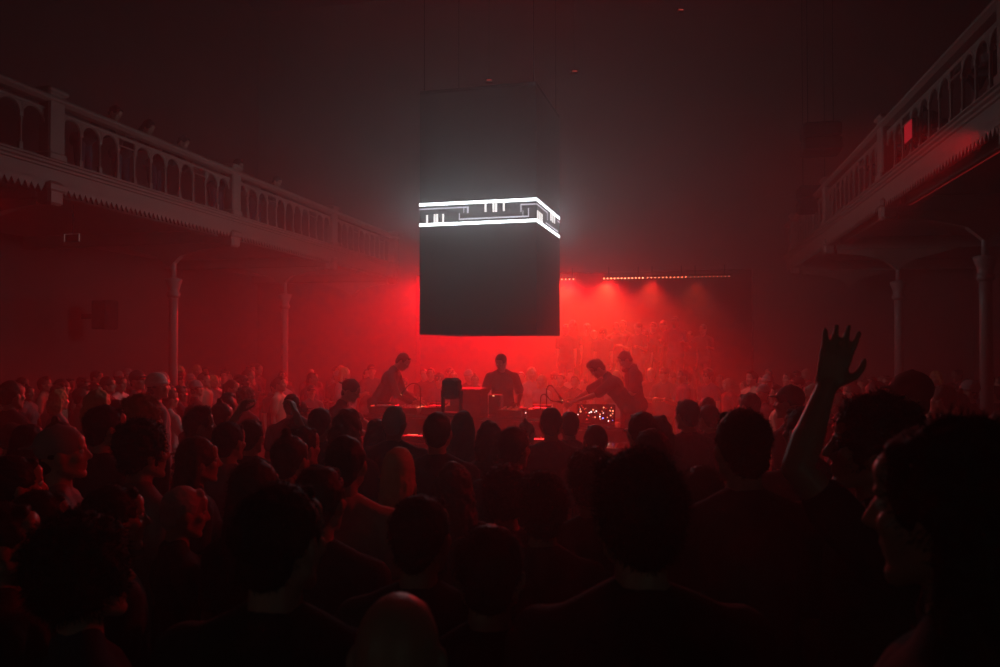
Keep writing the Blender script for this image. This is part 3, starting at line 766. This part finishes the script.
# moving-head stage lamp seen from behind
r = empty('stage_lamp', px_at(452, 400, 9.55), HR); r.location.z = 1.02
MB().bbox((-.15, -.12, 0), (.15, .12, .10), .015).build('case', M_BLACK, r)
G_ = .16
MB().lathe([(.05, .09), (.05, .18)], n=14).build('spigot', M_BLACK, r, True)
MB().bbox((-.125, -.1, G_), (.125, .1, G_+.14), .02).build('base', M_BLACK, r)
for s_ in (-1, 1): MB().bbox((s_*.115-.018, -.045, G_+.14), (s_*.115+.018, .045, G_+.46), .015).build('yoke_arm', M_BLACK, r)
MB().bbox((-.13, -.05, G_+.13), (.13, .05, G_+.18), .015).build('yoke', M_BLACK, r)
MB().bbox((-.098, -.14, G_+.34), (.098, .12, G_+.60), .035).build('head', M_BLACK, r)
MB().lathe([(.085, 0), (.088, .06), (.075, .07)], n=20, M=Matrix.Translation((0, .11, G_+.47)) @ Matrix.Rotation(-PI/2, 4, 'X')).build('lens_ring', M_GLOSS, r)
for k in range(4): MB().bbox((-.07, -.148, G_+.38+k*.05), (.07, -.138, G_+.395+k*.05), .003).build('cooling_fin', M_BLACK, r)
MB().tube([(-.12, -.02, G_+.30), (-.19, -.03, G_+.32), (-.2, -.03, G_+.1), (-.15, -.02, .06)], .008, 6).build('cable', M_CABLE, r)
tag(r, 'black moving-head stage lamp standing before the left gear table, in silhouette', 'stage light')
# gooseneck lamps
def goose(pts, lb, t, zb, lit=True):
    P = [px_at(x, y, t) for x, y in pts]; base = P[0].copy(); base.z = zb
    r = empty('gooseneck_lamp', base); Q = [p-base for p in P]
    # smooth the neck
    sm = []
    Q = [Vector((Q[0].x, Q[0].y, .02))]+Q
    for i in range(len(Q)-1):
        p0, p1, p2, p3 = Q[max(i-1, 0)], Q[i], Q[i+1], Q[min(i+2, len(Q)-1)]
        for k in range(6):
            u = k/6; sm.append(.5*((2*p1)+(-p0+p2)*u+(2*p0-5*p1+4*p2-p3)*u*u+(-p0+3*p1-3*p2+p3)*u**3))
    sm.append(Q[-1])
    MB().lathe([(.035, 0), (.035, .018), (.014, .03)], n=14).build('base', M_BLACK, r, True)
    MB().tube(sm, .0075, 8).build('neck', M_CABLE, r, True)
    d = (Q[-1]-Q[-2]).normalized()
    MB().tube([Q[-1]-d*.01, Q[-1]+d*.0, Q[-1]+d*.07], [.008, .017, .02], 10).build('lamp_head', M_BLACK, r, True)
    if lit: MB().tube([Q[-1]+d*.071, Q[-1]+d*.078], [.018, .006], 10).build('bulb', M_AMBER, r, True, label='glowing amber bulb')
    return tag(r, lb, 'lamp')
goose([(420.5, 400), (420.5, 389), (418, 384.5), (413, 383.3), (408, 386), (404.5, 390.5)], 'gooseneck lamp with a lit amber head arching over the left gear table', 10.9, 1.22)
goose([(546.5, 408), (546.5, 391), (548.5, 386), (552, 386), (556.5, 392), (559, 396)], 'gooseneck lamp with amber tip, the further and taller of two on the right', 10.8, 1.22)
goose([(540.5, 412), (540.5, 399), (542.5, 394.5), (546, 395), (551, 400.5), (557.5, 401.5)], 'gooseneck lamp with dark drooping head, the nearer of two on the right', 10.6, 1.22, lit=False)
# modular synthesiser with blinking modules
r = empty('modular_synthesiser', px_at(595, 420, 10.8), HR); r.location.z = 1.12
TM = Matrix.Rotation(-.55, 4, 'X')
MB().bbox((-.26, -.03, 0), (.26, .05, .30), .01, TM).build('case', M_BLACK, r)
rnd = random.Random(3)
for i in range(8):
    x = -.24+i*.06
    MB().bbox((x+.003, -.036, .02), (x+.057, -.029, .28), .001, TM).build('module', M_BLACK if i % 3 == 1 else M_GLOSS, r)
for i in range(44):
    x, z = rnd.uniform(-.24, .24), rnd.uniform(.03, .27)
    m_ = rnd.choice([M_WARM, M_WARM, M_REDG, M_REDG, M_WHITE, M_WARM, M_BLUE if x > .0 and z < .15 else M_REDG])
    s_ = rnd.uniform(.006, .012)
    MB().lathe([(s_, 0), (s_*.7, s_)], n=6, M=TM @ Matrix.Translation((x, -.036, z)) @ Matrix.Rotation(PI/2, 4, 'X')).build('indicator_light', m_, r)
for i in range(9):
    x0, x1 = rnd.uniform(-.22, .22), rnd.uniform(-.22, .22); z0, z1 = rnd.uniform(.05, .25), rnd.uniform(.05, .25)
    P0, P1 = Vector((x0, -.036, z0)), Vector((x1, -.036, z1)); md = (P0+P1)/2+Vector((0, -.09, -.06))
    MB().tube([TM @ P0, TM @ (P0+Vector((0, -.05, -.005))), TM @ md, TM @ (P1+Vector((0, -.05, -.005))), TM @ P1], .003, 5).build('patch_cable', M_CABLE, r)
tag(r, 'modular synthesiser with a cluster of red, blue and white blinking lights', 'synthesiser')
def keyboard(px, py, t, w_, z, lb):
    r = empty('keyboard', px_at(px, py, t), HR); r.location.z = z
    MB().bbox((-w_/2, -.12, 0), (w_/2, .12, .05), .008).build('case', M_BLACK, r)
    MB().bbox((-w_/2+.02, -.11, .05), (w_/2-.02, -.01, .058), .002).build('keys', M_METAL, r)
    for k in range(5): MB().lathe([(.009, .05), (.008, .07)], (-w_/2+.06+k*(w_-.12)/4, .06, 0), 8).build('knob', M_METAL, r)
    MB().box((-w_/2+.03, .085, .05), (-w_/2+.16, .105, .053)).build('display', M_WARM, r)
    return tag(r, lb, 'keyboard')
keyboard(432, 432, 9.45, .75, 1.02, 'flat control keyboard at the left end of the low front table')
keyboard(532, 436, 9.4, .5, 1.02, 'small control keyboard at the right part of the low front table')
for px, py, t, z, m_, lb in ((477.5, 432, 9.3, 1.02, M_WARM, 'tiny glowing orange lamp on the low front table near the middle'), (529, 434, 9.2, 1.02, M_AMBER, 'tiny bright orange lamp on the low front table right of the middle')):
    r = empty('table_lamp', px_at(px, py, t), HR); r.location.z = z
    MB().lathe([(.022, 0), (.022, .012), (.012, .02)], n=12).build('base', M_BLACK, r); MB().lathe([(.012, .02), (.016, .035), (.014, .055), (.004, .062)], n=12).build('bulb', m_, r, True)
    tag(r, lb, 'lamp')

# ------------------------------------------------------------------ placing people
TAKEN = []
def face_to(x, y, tx=.1, ty=12.0): return math.atan2(-(tx-x), ty-y)      # rotz that turns local +Y to the target
def put(root, px, ytop, d, label, yaw=None, base=0.0, group=None, face=None, tall=None, dx=0):
    """stand a figure so that the top of its head shows at (px, ytop) at distance d; yaw is degrees off the direction of the performers"""
    tp = root['top']; ht = root['headx']
    if group is None and base == 0:
        best = None
        for k in range(0, 30):
            dd = d+(k+1)//2*.04*(1 if k % 2 else -1)*d/3
            hh_ = CAMH-(ytop-HY)/F*dd
            if k and not 1.50 < hh_ < 1.97: continue
            m_ = min([math.hypot((px-500)/F*dd-x, dd-y) for x, y in TAKEN]+[9])
            if best is None or m_ > best[0]+.01: best = (m_, dd)
            if m_ > .62: break
        d = best[1]
    X = (px-500)/F*d; h = CAMH-(ytop-HY)/F*d-base
    s = max(.84, min(1.17, h/tp))
    rz = (face_to(X, d) if face is None else math.radians(face))+math.radians(yaw or 0)
    off = Matrix.Rotation(rz, 3, 'Z') @ Vector((ht[0]*s, ht[1]*s, 0))
    root.scale = (s, s, s); root.rotation_euler = (0, 0, rz); root.location = (X-off.x, d-off.y, base)
    root['label'] = label; root['category'] = 'person'
    if group: root['group'] = group
    if abs(h/tp-s) > .02: print('HEIGHT', label, round(h, 2), round(tp, 2))
    
    if base < .2: TAKEN.append((X-off.x, d-off.y))
    return root
def fin(root, sp):
    T, Hm, nb = skel(sp); root['top'] = head_top(root, Hm); root['headx'] = (Hm.translation.x, Hm.translation.y); return root
def near(sp, vox=.008): return fin(figure('person', sp, vox), sp)
UP = (0, .1, 1)
A0 = {1: ((.25, .25, -.9), (-.1, .9, .3)), -1: ((-.25, .25, -.9), (.1, .9, .25))}          # hands before the body
# --- four performers and the leaning helper
p1 = dict(lean=30, hpitch=22, hair='crop', cloth=CLOTH['charcoal'], sleeve=1.9, arms={1: ((.1, .35, -.9), (-.1, .85, -.45)), -1: ((-.1, .3, -.9), (.1, .8, -.5))}, seed=1, hyaw=0)
put(near(p1, .009), 403, 352.5, 12.35, 'performer in a dark long-sleeved top bending over the left gear table, facing right', face=-98, base=RZ)
p2 = dict(lean=5, hpitch=22, hyaw=-18, hair='backcap', cloth=CLOTH['black'], sleeve=.75, infl=.024, bulk=1.08, arms={1: ((.32, .12, -.92), (-.2, .8, -.55)), -1: ((-.32, .12, -.92), (.2, .8, -.55))}, seed=2)
put(near(p2, .009), 501, 353.5, 12.4, 'performer in a dark T-shirt and cap standing in the middle, right under the cube', face=180, base=RZ)
p3 = dict(lean=40, hpitch=22, hyaw=0, hair='quiff', cloth=CLOTH['black'], sleeve=.85, infl=.026, arms={1: ((.12, .85, -.5), (-.05, .8, -.5)), -1: ((.0, .8, -.6), (.1, .95, -.3))}, seed=3)
put(near(p3, .009), 597, 358, 11.6, 'performer in a black T-shirt bent low, both arms reaching left over the gear', face=97, base=RZ)
p4 = dict(lean=10, hpitch=34, hyaw=0, hair='short', cloth=CLOTH['black'], sleeve=.8, infl=.03, arms={1: ((.15, -.05, -.98), (-.35, .8, -.1)), -1: ((-.15, .1, -.98), (.2, .8, -.3))}, seed=4)
P4 = put(near(p4, .009), 625, 350.5, 12.7, 'performer in a loose black T-shirt with bowed head, rightmost on the riser', face=93, base=RZ)
# headphones round that neck
T_, Hm_, nb_ = skel(p4); hp = empty('headphones'); ctr = T_ @ Vector((0, .012, 1.475))
MB().tube([ctr+Vector((.085*math.cos(a), .02+.085*math.sin(a), -.0-.02*math.sin(a))) for a in [math.radians(-200+k*22) for k in range(11)]], .011, 8).build('headband', M_BLACK, hp, True)
for s_ in (-1, 1): MB().lathe([(.02, -.02), (.038, -.016), (.040, .012), (.024, .02)], n=16, M=Matrix.Translation(ctr+Vector((s_*.062, .082, -.025))) @ Matrix.Rotation(PI/2+s_*.3, 4, 'Y')).build('ear_cup', M_BLACK, hp, True)
hp.location = P4.location; hp.rotation_euler = P4.rotation_euler; hp.scale = P4.scale
tag(hp, 'black headphones worn round the neck of the rightmost performer', 'headphones')
p5 = dict(lean=26, hpitch=8, hair='backcap', cloth=CLOTH['black'], arms={-1: ((-.1, .8, -.55), (0, .8, -.55)), 1: ((.2, .7, -.6), (0, .9, -.3))}, seed=5)
put(near(p5, .009), 351, 378.5, 9.3, 'person in cap and dark top left of the riser, arm stretched down rightward', face=-95)

# --- foreground audience, each one built for its place
def fg(sp, px, y, d, lb, yaw=0, vox=.008, **k): return put(near(sp, vox), px, y, d, lb, yaw=yaw, **k)
fg(dict(hair='bushy', hpitch=-6, hairmat=HAIR['dark'], bulk=1.05, seed=11, sleeve=.7, cloth=CLOTH['navy']), 90, 501, 2.05, 'large dark-haired person at the lower left in profile, nose and lips edged red', yaw=-48)
fg(dict(hair='short', seed=12, hyaw=0), 118, 481, 2.75, 'person just behind the large left profile, red light on the cheek', yaw=-45)
fg(dict(hair='crop', hpitch=8, seed=13, hairmat=HAIR['grey'], arms={1: ((.3, .3, -.8), (-.5, .35, .9)), ('palm', 1): (0, -1, 0), ('curl', 1): 1.0}), 187, 485, 3.3, 'close-cropped person looking right with a fist raised to the chin', yaw=-48)
fg(dict(hair='short', bulk=1.12, seed=14, hyaw=-12, shoulder=1.06), 284, 475, 2.15, 'broad-backed short-haired person in a black T-shirt, from behind, left of the bald one', yaw=-6, vox=.007)
fg(dict(hair='backcap', hatmat=CLOTH['grey'], hpitch=-4, seed=15, cloth=CLOTH['grey']), 65, 423, 3.7, 'person in a grey cap worn backwards and grey shirt, face in red-edged profile', yaw=-52)
fg(dict(hair='short', seed=16, arms={1: ((.4, .3, -.5), (-.1, .4, .95)), ('palm', 1): (-.4, -.7, 0), ('curl', 1): .5}), 18, 452, 3.2, 'person at the left edge with a lit raised hand beside the face', yaw=-30)
fg(dict(hair='short', hpitch=-5, seed=17), 10, 498, 2.9, 'person cut by the left edge in profile, nose and lips lit red', yaw=-55)
fg(dict(hair='curly', seed=18, cloth=CLOTH['grey']), 146, 414, 3.25, 'curly-haired person in a grey T-shirt, seen from behind on the left', yaw=-30)
fg(dict(hair='short', seed=19), 108, 403, 4.4, 'round-headed short-haired person behind the backwards cap wearer, red rim on the jaw', yaw=-25, vox=.009)
fg(dict(hair='curly', hairmat=HAIR['ginger'], seed=20), 145, 391, 4.7, 'person with coppery curls glowing orange behind the curly-haired one in grey', yaw=-20, vox=.009)
fg(dict(hair='long', fem=True, seed=21, hairmat=HAIR['brown']), 201, 434, 3.45, 'long-haired person in profile facing right with lit brow and nose', yaw=-50)
fg(dict(hair='short', seed=22, cloth=CLOTH['grey']), 231, 420, 4.3, 'short-haired person with a pale collar whose neck glows red, seen from behind', yaw=-10, vox=.009)
fg(dict(hair='quiff', seed=23, hpitch=-4), 201, 404, 4.9, 'person with swept-up hair looking right in front of the raised phone arms', yaw=-40, vox=.009)
fg(dict(hair='short', seed=24, arms={1: ((.5, .5, .55), (-.45, .2, .85)), -1: ((-.5, .5, .55), (.45, .2, .85)), ('curl', 1): .9, ('curl', -1): .9, ('palm', 1): (-1, 0, 0), ('palm', -1): (1, 0, 0)}), 252, 418, 4.9, 'person with both arms raised over the head holding the hands together', yaw=0, vox=.008)
fg(dict(hair='bun', seed=25), 292, 426, 3.9, 'person with a small top knot seen from behind left of centre', yaw=-12, vox=.009)
fg(dict(hair='short', seed=26), 304, 424, 4.4, 'person hidden behind the top knot, only ear and cheek lit red', yaw=-30, vox=.009)
fg(dict(hair='short', seed=27, bulk=.95), 321, 407, 5.3, 'slim short-haired person in silhouette between the top knot and the pink-lit crowd', yaw=0, vox=.01)
fg(dict(hair='bob', fem=True, seed=28, hairmat=HAIR['brown']), 349, 408, 5.0, 'person with bobbed hair standing below the leaning cap wearer', yaw=-15, vox=.01)
fg(dict(hair='crop', seed=29, cloth=CLOTH['beige']), 347, 434, 4.1, 'dark-headed person in a pale T-shirt with one lit shoulder seam', yaw=0, vox=.009)
fg(dict(hair='short', seed=30), 322, 461, 3.1, 'short-haired person with a faint red rim, right of the broad black back', yaw=-10, vox=.009)
fg(dict(hair='crop', seed=31, hairmat=HAIR['grey'], cloth=CLOTH['charcoal'], sleeve=1.9, bulk=1.1), 395, 405, 5.0, 'tall narrow-headed person with greyish crown and charcoal sweater before the riser', yaw=0, vox=.009)
fg(dict(hair='bob', fem=True, seed=32), 377, 418, 5.6, 'person half hidden left of the grey-crowned tall one', yaw=5, vox=.01)
fg(dict(hair='long', fem=True, hairmat=HAIR['blond'], seed=33), 400, 444, 3.7, 'person with long light straight hair rimmed red, in the centre left', yaw=-4)
fg(dict(hair='short', seed=34), 438, 411, 5.5, 'round-headed short-haired person below the black stage lamp', yaw=0, vox=.01)
fg(dict(hair='long', fem=True, seed=35), 463, 410, 5.4, 'person with a high smooth head of long dark hair just right of the stage lamp', yaw=0, vox=.01)
fg(dict(hair='bob', fem=True, seed=36), 489, 419, 5.7, 'small bob-haired person in front of the gear, right of the smooth long-haired head', yaw=0, vox=.01)
fg(dict(hair='short', seed=37, hyaw=-25), 515, 425, 4.6, 'short-haired person looking slightly right with red light on the neck', yaw=-8, vox=.009)
fg(dict(hair='wavy', fem=True, hairmat=HAIR['brown'], seed=38), 453, 458, 3.4, 'person with tousled wavy hair, its outline lit red, near the centre', yaw=10)
fg(dict(hair='short', seed=39, hyaw=-15), 423, 491, 2.7, 'short-haired person with a bright red streak on the right of the head, low centre', yaw=-5)
fg(dict(hair='bald', seed=40, bulk=1.0), 399, 591, 1.75, 'bald person at the bottom centre, red sheen on the bare crown', yaw=0, vox=.006)
fg(dict(hair='thick', seed=41, shoulder=.95), 542, 466, 2.9, 'dark full-haired person seen from behind, right of the centre', yaw=0)
fg(dict(hair='curly', seed=42), 506, 459, 3.4, 'curly-topped person with faint red outline behind the full-haired one', yaw=0, vox=.009)
fg(dict(hair='short', seed=43), 551, 407, 5.3, 'short-haired person in silhouette at the foot of the drooping lamp, left of a pair', yaw=-5, vox=.01)
fg(dict(hair='short', seed=44, bulk=.95), 569, 411, 5.9, 'short-haired person in silhouette, right of the pair under the drooping lamp', yaw=0, vox=.01)
fg(dict(hair='crop', seed=45), 595, 424, 5.4, 'person whose rounded crown covers the front of the blinking synthesiser', yaw=0, vox=.01)
fg(dict(hair='short', seed=46), 641, 411, 5.0, 'short-haired person just below the rightmost performer', yaw=8, vox=.01)
fg(dict(hair='bob', fem=True, seed=47), 658, 414, 5.7, 'bob-haired person at the right shoulder of the one below the rightmost performer', yaw=8, vox=.01)
fg(dict(hair='short', seed=48, bulk=1.08), 651, 426, 3.7, 'wide short-haired head rising over the very tall person in front', yaw=0, vox=.009)
fg(dict(hair='curly', hairmat=HAIR['brown'], seed=49), 592, 441, 3.3, 'brown curly-haired person whose hair edge glows, left of the very tall one', yaw=0)
fg(dict(hair='thick', bulk=1.15, shoulder=1.08, seed=50, hyaw=4), 637, 440, 1.62, 'very tall broad person right of centre, thick dark hair hiding the crowd beyond', yaw=0, vox=.007)
fg(dict(hair='short', seed=51, arms={-1: ((-.4, .4, -.5), (.1, .6, .9)), ('palm', -1): (0, 1, 0), ('curl', -1): .8}), 686, 398, 5.3, 'person with a lit hand raised near the face, right of the riser', yaw=12, vox=.009)
fg(dict(hair='short', seed=52, bulk=.95), 707, 404, 5.9, 'slim person half hidden behind the one with the lit hand', yaw=12, vox=.01)
fg(dict(hair='short', seed=53, bulk=1.12, shoulder=1.05, sleeve=.8), 740, 406, 2.95, 'broad short-haired person in a black T-shirt standing tall right of the riser, seen from behind', yaw=4, vox=.007)
def wd(v, deg):               # a world direction in the frame of a figure turned by deg
    return tuple(Matrix.Rotation(-math.radians(deg), 3, 'Z') @ Vector(v))
sp = dict(hair='curly', seed=54, hpitch=-4, hyaw=0, bulk=1.05, arms={1: ((.3, .2, -.9), (0, .8, -.4)), -1: (wd((-.52, .10, .62), 68), wd((.36, .30, .62), 68)), ('hand', -1): wd((.30, .1, .9), 68), ('palm', -1): wd((.2, 1, 0), 68), ('side', -1): wd((1, 0, -.2), 68), ('curl', -1): .16, ('spread', -1): .15})
fg(sp, 868, 371, 2.45, 'curly-haired person in profile facing left with one arm raised high and fingers spread', face=68, vox=.006)
fg(dict(hair='wavy', fem=False, seed=55, hpitch=4, bulk=1.15, hairmat=HAIR['dark']), 942, 400, 1.35, 'very near person filling the lower right corner, long dark tousled hair over the face', yaw=40, vox=.007)
fg(dict(hair='cap', seed=56, hyaw=0), 908, 369, 4.6, 'person in a dark peaked cap looking left behind the raised arm', yaw=20, vox=.009)
fg(dict(hair='cap', hatmat=CLOTH['grey'], seed=57, hpitch=10, bulk=.95), 664, 600, 1.9, 'short person at the bottom right of centre whose cap brim catches a thin red line', yaw=-50, vox=.008)
fg(dict(hair='short', seed=58, arms={1: ((.3, .3, -.4), (.05, .1, 1.0)), ('curl', 1): .8}), 748, 392, 6.8, 'person beyond the broad back holding one thin arm straight up', yaw=10, vox=.01)
fg(dict(hair='cap', seed=59), 788, 384, 6.2, 'person in a cap with a red-lit face looking left, beside the raised forearm', yaw=30, vox=.01)
fg(dict(hair='short', seed=60, arms={-1: ((-.4, .75, -.1), (.75, .7, -.05)), ('curl', -1): .5}), 802, 405, 4.1, 'person behind the raised arm whose bent forearm catches red light', yaw=15, vox=.009)
fg(dict(hair='beanie', seed=61, hatmat=CLOTH['white'], cloth=CLOTH['grey']), 159, 372, 8.4, 'person in a pale beanie and grey hoodie under the left balcony near the pale column', yaw=-10, vox=.012)
fg(dict(hair='short', seed=62, cloth=CLOTH['grey']), 45, 487, 3.05, 'person with a lit shoulder wedged between the left edge profile and the large one', yaw=-35, vox=.009)
fg(dict(hair='long', fem=True, seed=63), 258, 455, 3.3, 'long-haired person in shadow between the profile and the broad black back', yaw=-10, vox=.009)
fg(dict(hair='short', seed=64), 700, 462, 2.75, 'dark short-haired person between the very tall one and the broad back on the right', yaw=5, vox=.009)
fg(dict(hair='short', seed=65), 490, 520, 2.3, 'short dark person low in the centre, almost lost in shadow', yaw=0, vox=.009)

# --- prototypes for the rest of the crowd
protos = []
def proto(lb, sp, vox=.013): protos.append((lb, near(sp, vox), sp))
proto('short-haired person in a black T-shirt', dict(hair='short', seed=71))
proto('long-haired person in a dark top', dict(hair='long', fem=True, seed=72))
proto('short-haired person in a white T-shirt', dict(hair='short', seed=73, cloth=CLOTH['white'], hairmat=HAIR['brown'], arms=A0))
proto('curly-haired person in a dark shirt', dict(hair='curly', seed=74, hpitch=6, cloth=CLOTH['navy']))
proto('person with light bobbed hair', dict(hair='bob', fem=True, hairmat=HAIR['blond'], seed=75, cloth=CLOTH['grey'], hyaw=14))
proto('person in a dark cap', dict(hair='cap', seed=76, cloth=CLOTH['charcoal'], arms=A0, hyaw=-12))
proto('bald person in a maroon shirt', dict(hair='bald', seed=77, cloth=CLOTH['maroon'], hpitch=5))
proto('person with a bun and grey top', dict(hair='bun', fem=True, seed=78, hairmat=HAIR['brown'], cloth=CLOTH['grey'], hyaw=-15))
proto('person with swept-up hair in beige', dict(hair='quiff', seed=79, hairmat=HAIR['brown'], cloth=CLOTH['beige'], hpitch=-3))
proto('person in a grey beanie', dict(hair='beanie', seed=80, cloth=CLOTH['black'], hyaw=20))
proto('brown-skinned person with cropped hair', dict(hair='crop', seed=81, skin=SKIN[2], cloth=CLOTH['navy'], arms=A0))
proto('ponytailed person in dark clothes', dict(hair='ponytail', fem=True, seed=82, hairmat=HAIR['brown'], hpitch=4))
used = set()
rnd = random.Random(21)
def spawn(i):
    if i not in used: used.add(i); return protos[i][1]
    r = copy_tree(protos[i][1]); return r
def zone_label(i, zone): return protos[i][0]+', '+zone
FILLED = []
# on the stage, standing against the glowing back
for k, (px, y) in enumerate(((566, 324), (573, 320), (587, 323), (603, 327), (616, 322), (623, 320), (638, 322), (653, 322), (663, 320), (675, 316), (703, 324), (594, 330), (645, 330), (690, 332))):
    d = (17.7, 18.4, 19.0)[k % 3]+rnd.uniform(-.05, .05); i = [0, 1, 3, 3, 10, 0, 5, 0, 11, 10, 5, 9, 1, 11, 1, 0, 3, 10][k]
    zs = 'row standing on the stage'
    FILLED.append((i, zs, px, put(spawn(i), px, y, d, zone_label(i, zs), yaw=rnd.uniform(-20, 20), base=ZS, group='onlookers standing on the stage')))
SKY = [(0, 372), (120, 374), (170, 376), (230, 382), (330, 384), (338, 408), (365, 425), (680, 410), (700, 392), (760, 380), (880, 376), (1000, 374)]
def sky(px):
    for (x0, y0), (x1, y1) in zip(SKY, SKY[1:]):
        if x0 <= px <= x1: return y0+(y1-y0)*(px-x0)/(x1-x0)
    return 376
cand = []
def zone_of(px, d, a, t):
    if t > 14.2: z = 'crowd beyond the riser' if 330 < px < 700 else 'far crowd under the left balcony' if px <= 330 else 'far crowd at the right'
    elif px < 330: z = 'crowd left of the riser' if d > 6 else 'near crowd at the left'
    elif px > 680: z = 'crowd right of the riser' if d > 6 else 'near crowd at the right'
    else: z = 'crowd before the front table'
    return z, z
n_fill = 0
row = 0; t = 2.2
rows = []
while t < 17.0:
    step = .56 if t < 9 else .66
    a = AL+.6+(row % 2)*.3
    while a < AR-.5:
        rows.append((a+rnd.uniform(-.09, .09), t+rnd.uniform(-.1, .1))); a += step
    t += step; row += 1
rnd.shuffle(rows)
rows.sort(key=lambda q: q[1])
for a, t in rows:
    p = H(a, t); d = p.y
    if d < 1.9: continue
    px = 500+F*p.x/d
    if px < -25 or px > 1025: continue
    if ra0-.45 < a < ra1+.45 and 8.8 < t < rt1+.45: continue
    if SL-.4 < a < SR+.4 and t > 16.8: continue
    if min(math.hypot(a-CA, t-k) for k in (8.1, 12.1, 16.1)) < .42 or min(math.hypot(a-CB, t-k) for k in (11.3, 15.3)) < .42: continue
    if any(math.hypot(p.x-x, p.y-y) < (.58 if d > 3.5 else .62) for x, y in TAKEN): continue
    h = rnd.gauss(1.69, .065); h = max(1.52, min(1.86, h))
    ytop = HY+(CAMH-h)/d*F
    s0 = sky(px)
    if d < 10.4 and ytop < s0+2:
        h = CAMH-(s0+2+rnd.uniform(0, 9)-HY)*d/F; ytop = HY+(CAMH-h)/d*F
        if h < 1.47: continue
    if d < 3.4 and ytop < 470+10*rnd.random(): h = CAMH-(474+rnd.uniform(0, 16)-HY)*d/F; ytop = HY+(CAMH-h)/d*F
    if d < 3.4 and h < 1.5: continue
    if n_fill >= 286: break
    i = rnd.randrange(len(protos)); zl, zg = zone_of(px, d, a, t)
    if d < 3.6: i = rnd.choice((0, 1, 3, 11))
    FILLED.append((i, zl, px, put(spawn(i), px, ytop, d, zone_label(i, zl), yaw=rnd.uniform(-28, 28), group=zg))); n_fill += 1
ORD = 'leftmost,second,third,fourth,fifth,sixth,seventh,eighth,ninth,tenth,eleventh,twelfth,thirteenth,fourteenth,fifteenth'.split(',')
sets = {}
for q in FILLED: sets.setdefault(q[:2], []).append(q)
for q in sets.values():
    q.sort(key=lambda e: e[2])
    for k, e in enumerate(q):
        if len(q) > 1: e[3]['label'] += ', '+(ORD[0] if k == 0 else 'rightmost' if k == len(q)-1 else ORD[min(k, 14)]+' from left')
print('FILL', n_fill)
# leaning on the balcony rails
lean = dict(lean=58, hpitch=2, hair='short', seed=91, arms={1: ((.25, .3, -.9), (-.6, .7, .35)), -1: ((-.25, .3, -.9), (.6, .7, .35))}, cloth=CLOTH['charcoal'], sleeve=1.8)
lp = near(lean, .013); lp2 = near(dict(lean, hair='long', fem=True, seed=92), .013)
first = [lp, lp2]
zl = 4.266
for k, (side, t) in enumerate((('l', 9.8), ('l', 10.6), ('l', 11.4), ('l', 13.2), ('l', 14.6), ('r', 8.9), ('r', 9.6), ('r', 11.9), ('r', 12.8), ('r', 14.2))):
    r = first[k % 2] if k < 2 else copy_tree(first[k % 2])
    a = FA-1.05 if side == 'l' else FAR+1.05
    s = .88; r.location = H(a, t, zl); r.scale = (s, s, s)
    r.rotation_euler = (0, 0, HR+(-PI/2 if side == 'l' else PI/2)+rnd.uniform(-.3, .3))
    wh = 'short-haired person' if k % 2 == 0 else 'long-haired person'
    where = {0: 'of the left balcony, nearest the camera there', 1: 'at the left balcony, second from the camera', 2: 'at the left balcony, third from the camera', 3: 'near the third post of the left balcony', 4: 'far along the left balcony',
             5: 'nearest the camera on the right balcony', 6: 'beside the nearest onlooker on the right balcony', 7: 'by the second post of the right balcony', 8: 'beyond the red panel on the right balcony', 9: 'furthest along the right balcony'}[k]
    r['label'] = wh+' leaning on the rail '+where; r['category'] = 'person'; r['group'] = 'onlookers leaning on the balcony rails'
r = empty('exit_light', H(FAR+.02, 11.75, 4.72), HR)
q = px3(916, 130, 10.9); a_, t_ = hall_inv(q.x, q.y)
r.location = H(FAR-.02, 9.94, 4.64)
MB().bbox((-.02, -.16, -.12), (.02, .16, .12), .01).build('housing', M_BLACK, r)
pn = MB().bbox((-.026, -.145, -.105), (-.019, .145, .105), .004).build('panel', emis('red_panel_glow', (1, .02, .04), .3), r)
tag(r, 'small glowing red square panel on the right balcony balustrade', 'lit panel')

import re as _re
for o in bpy.data.objects:
    if o.parent is None and o.get('label'):
        n = len(_re.findall(r"[A-Za-z0-9][A-Za-z0-9'-]*", o['label']))
        if n > 16 or n < 4: print('LONG', n, o['label'])
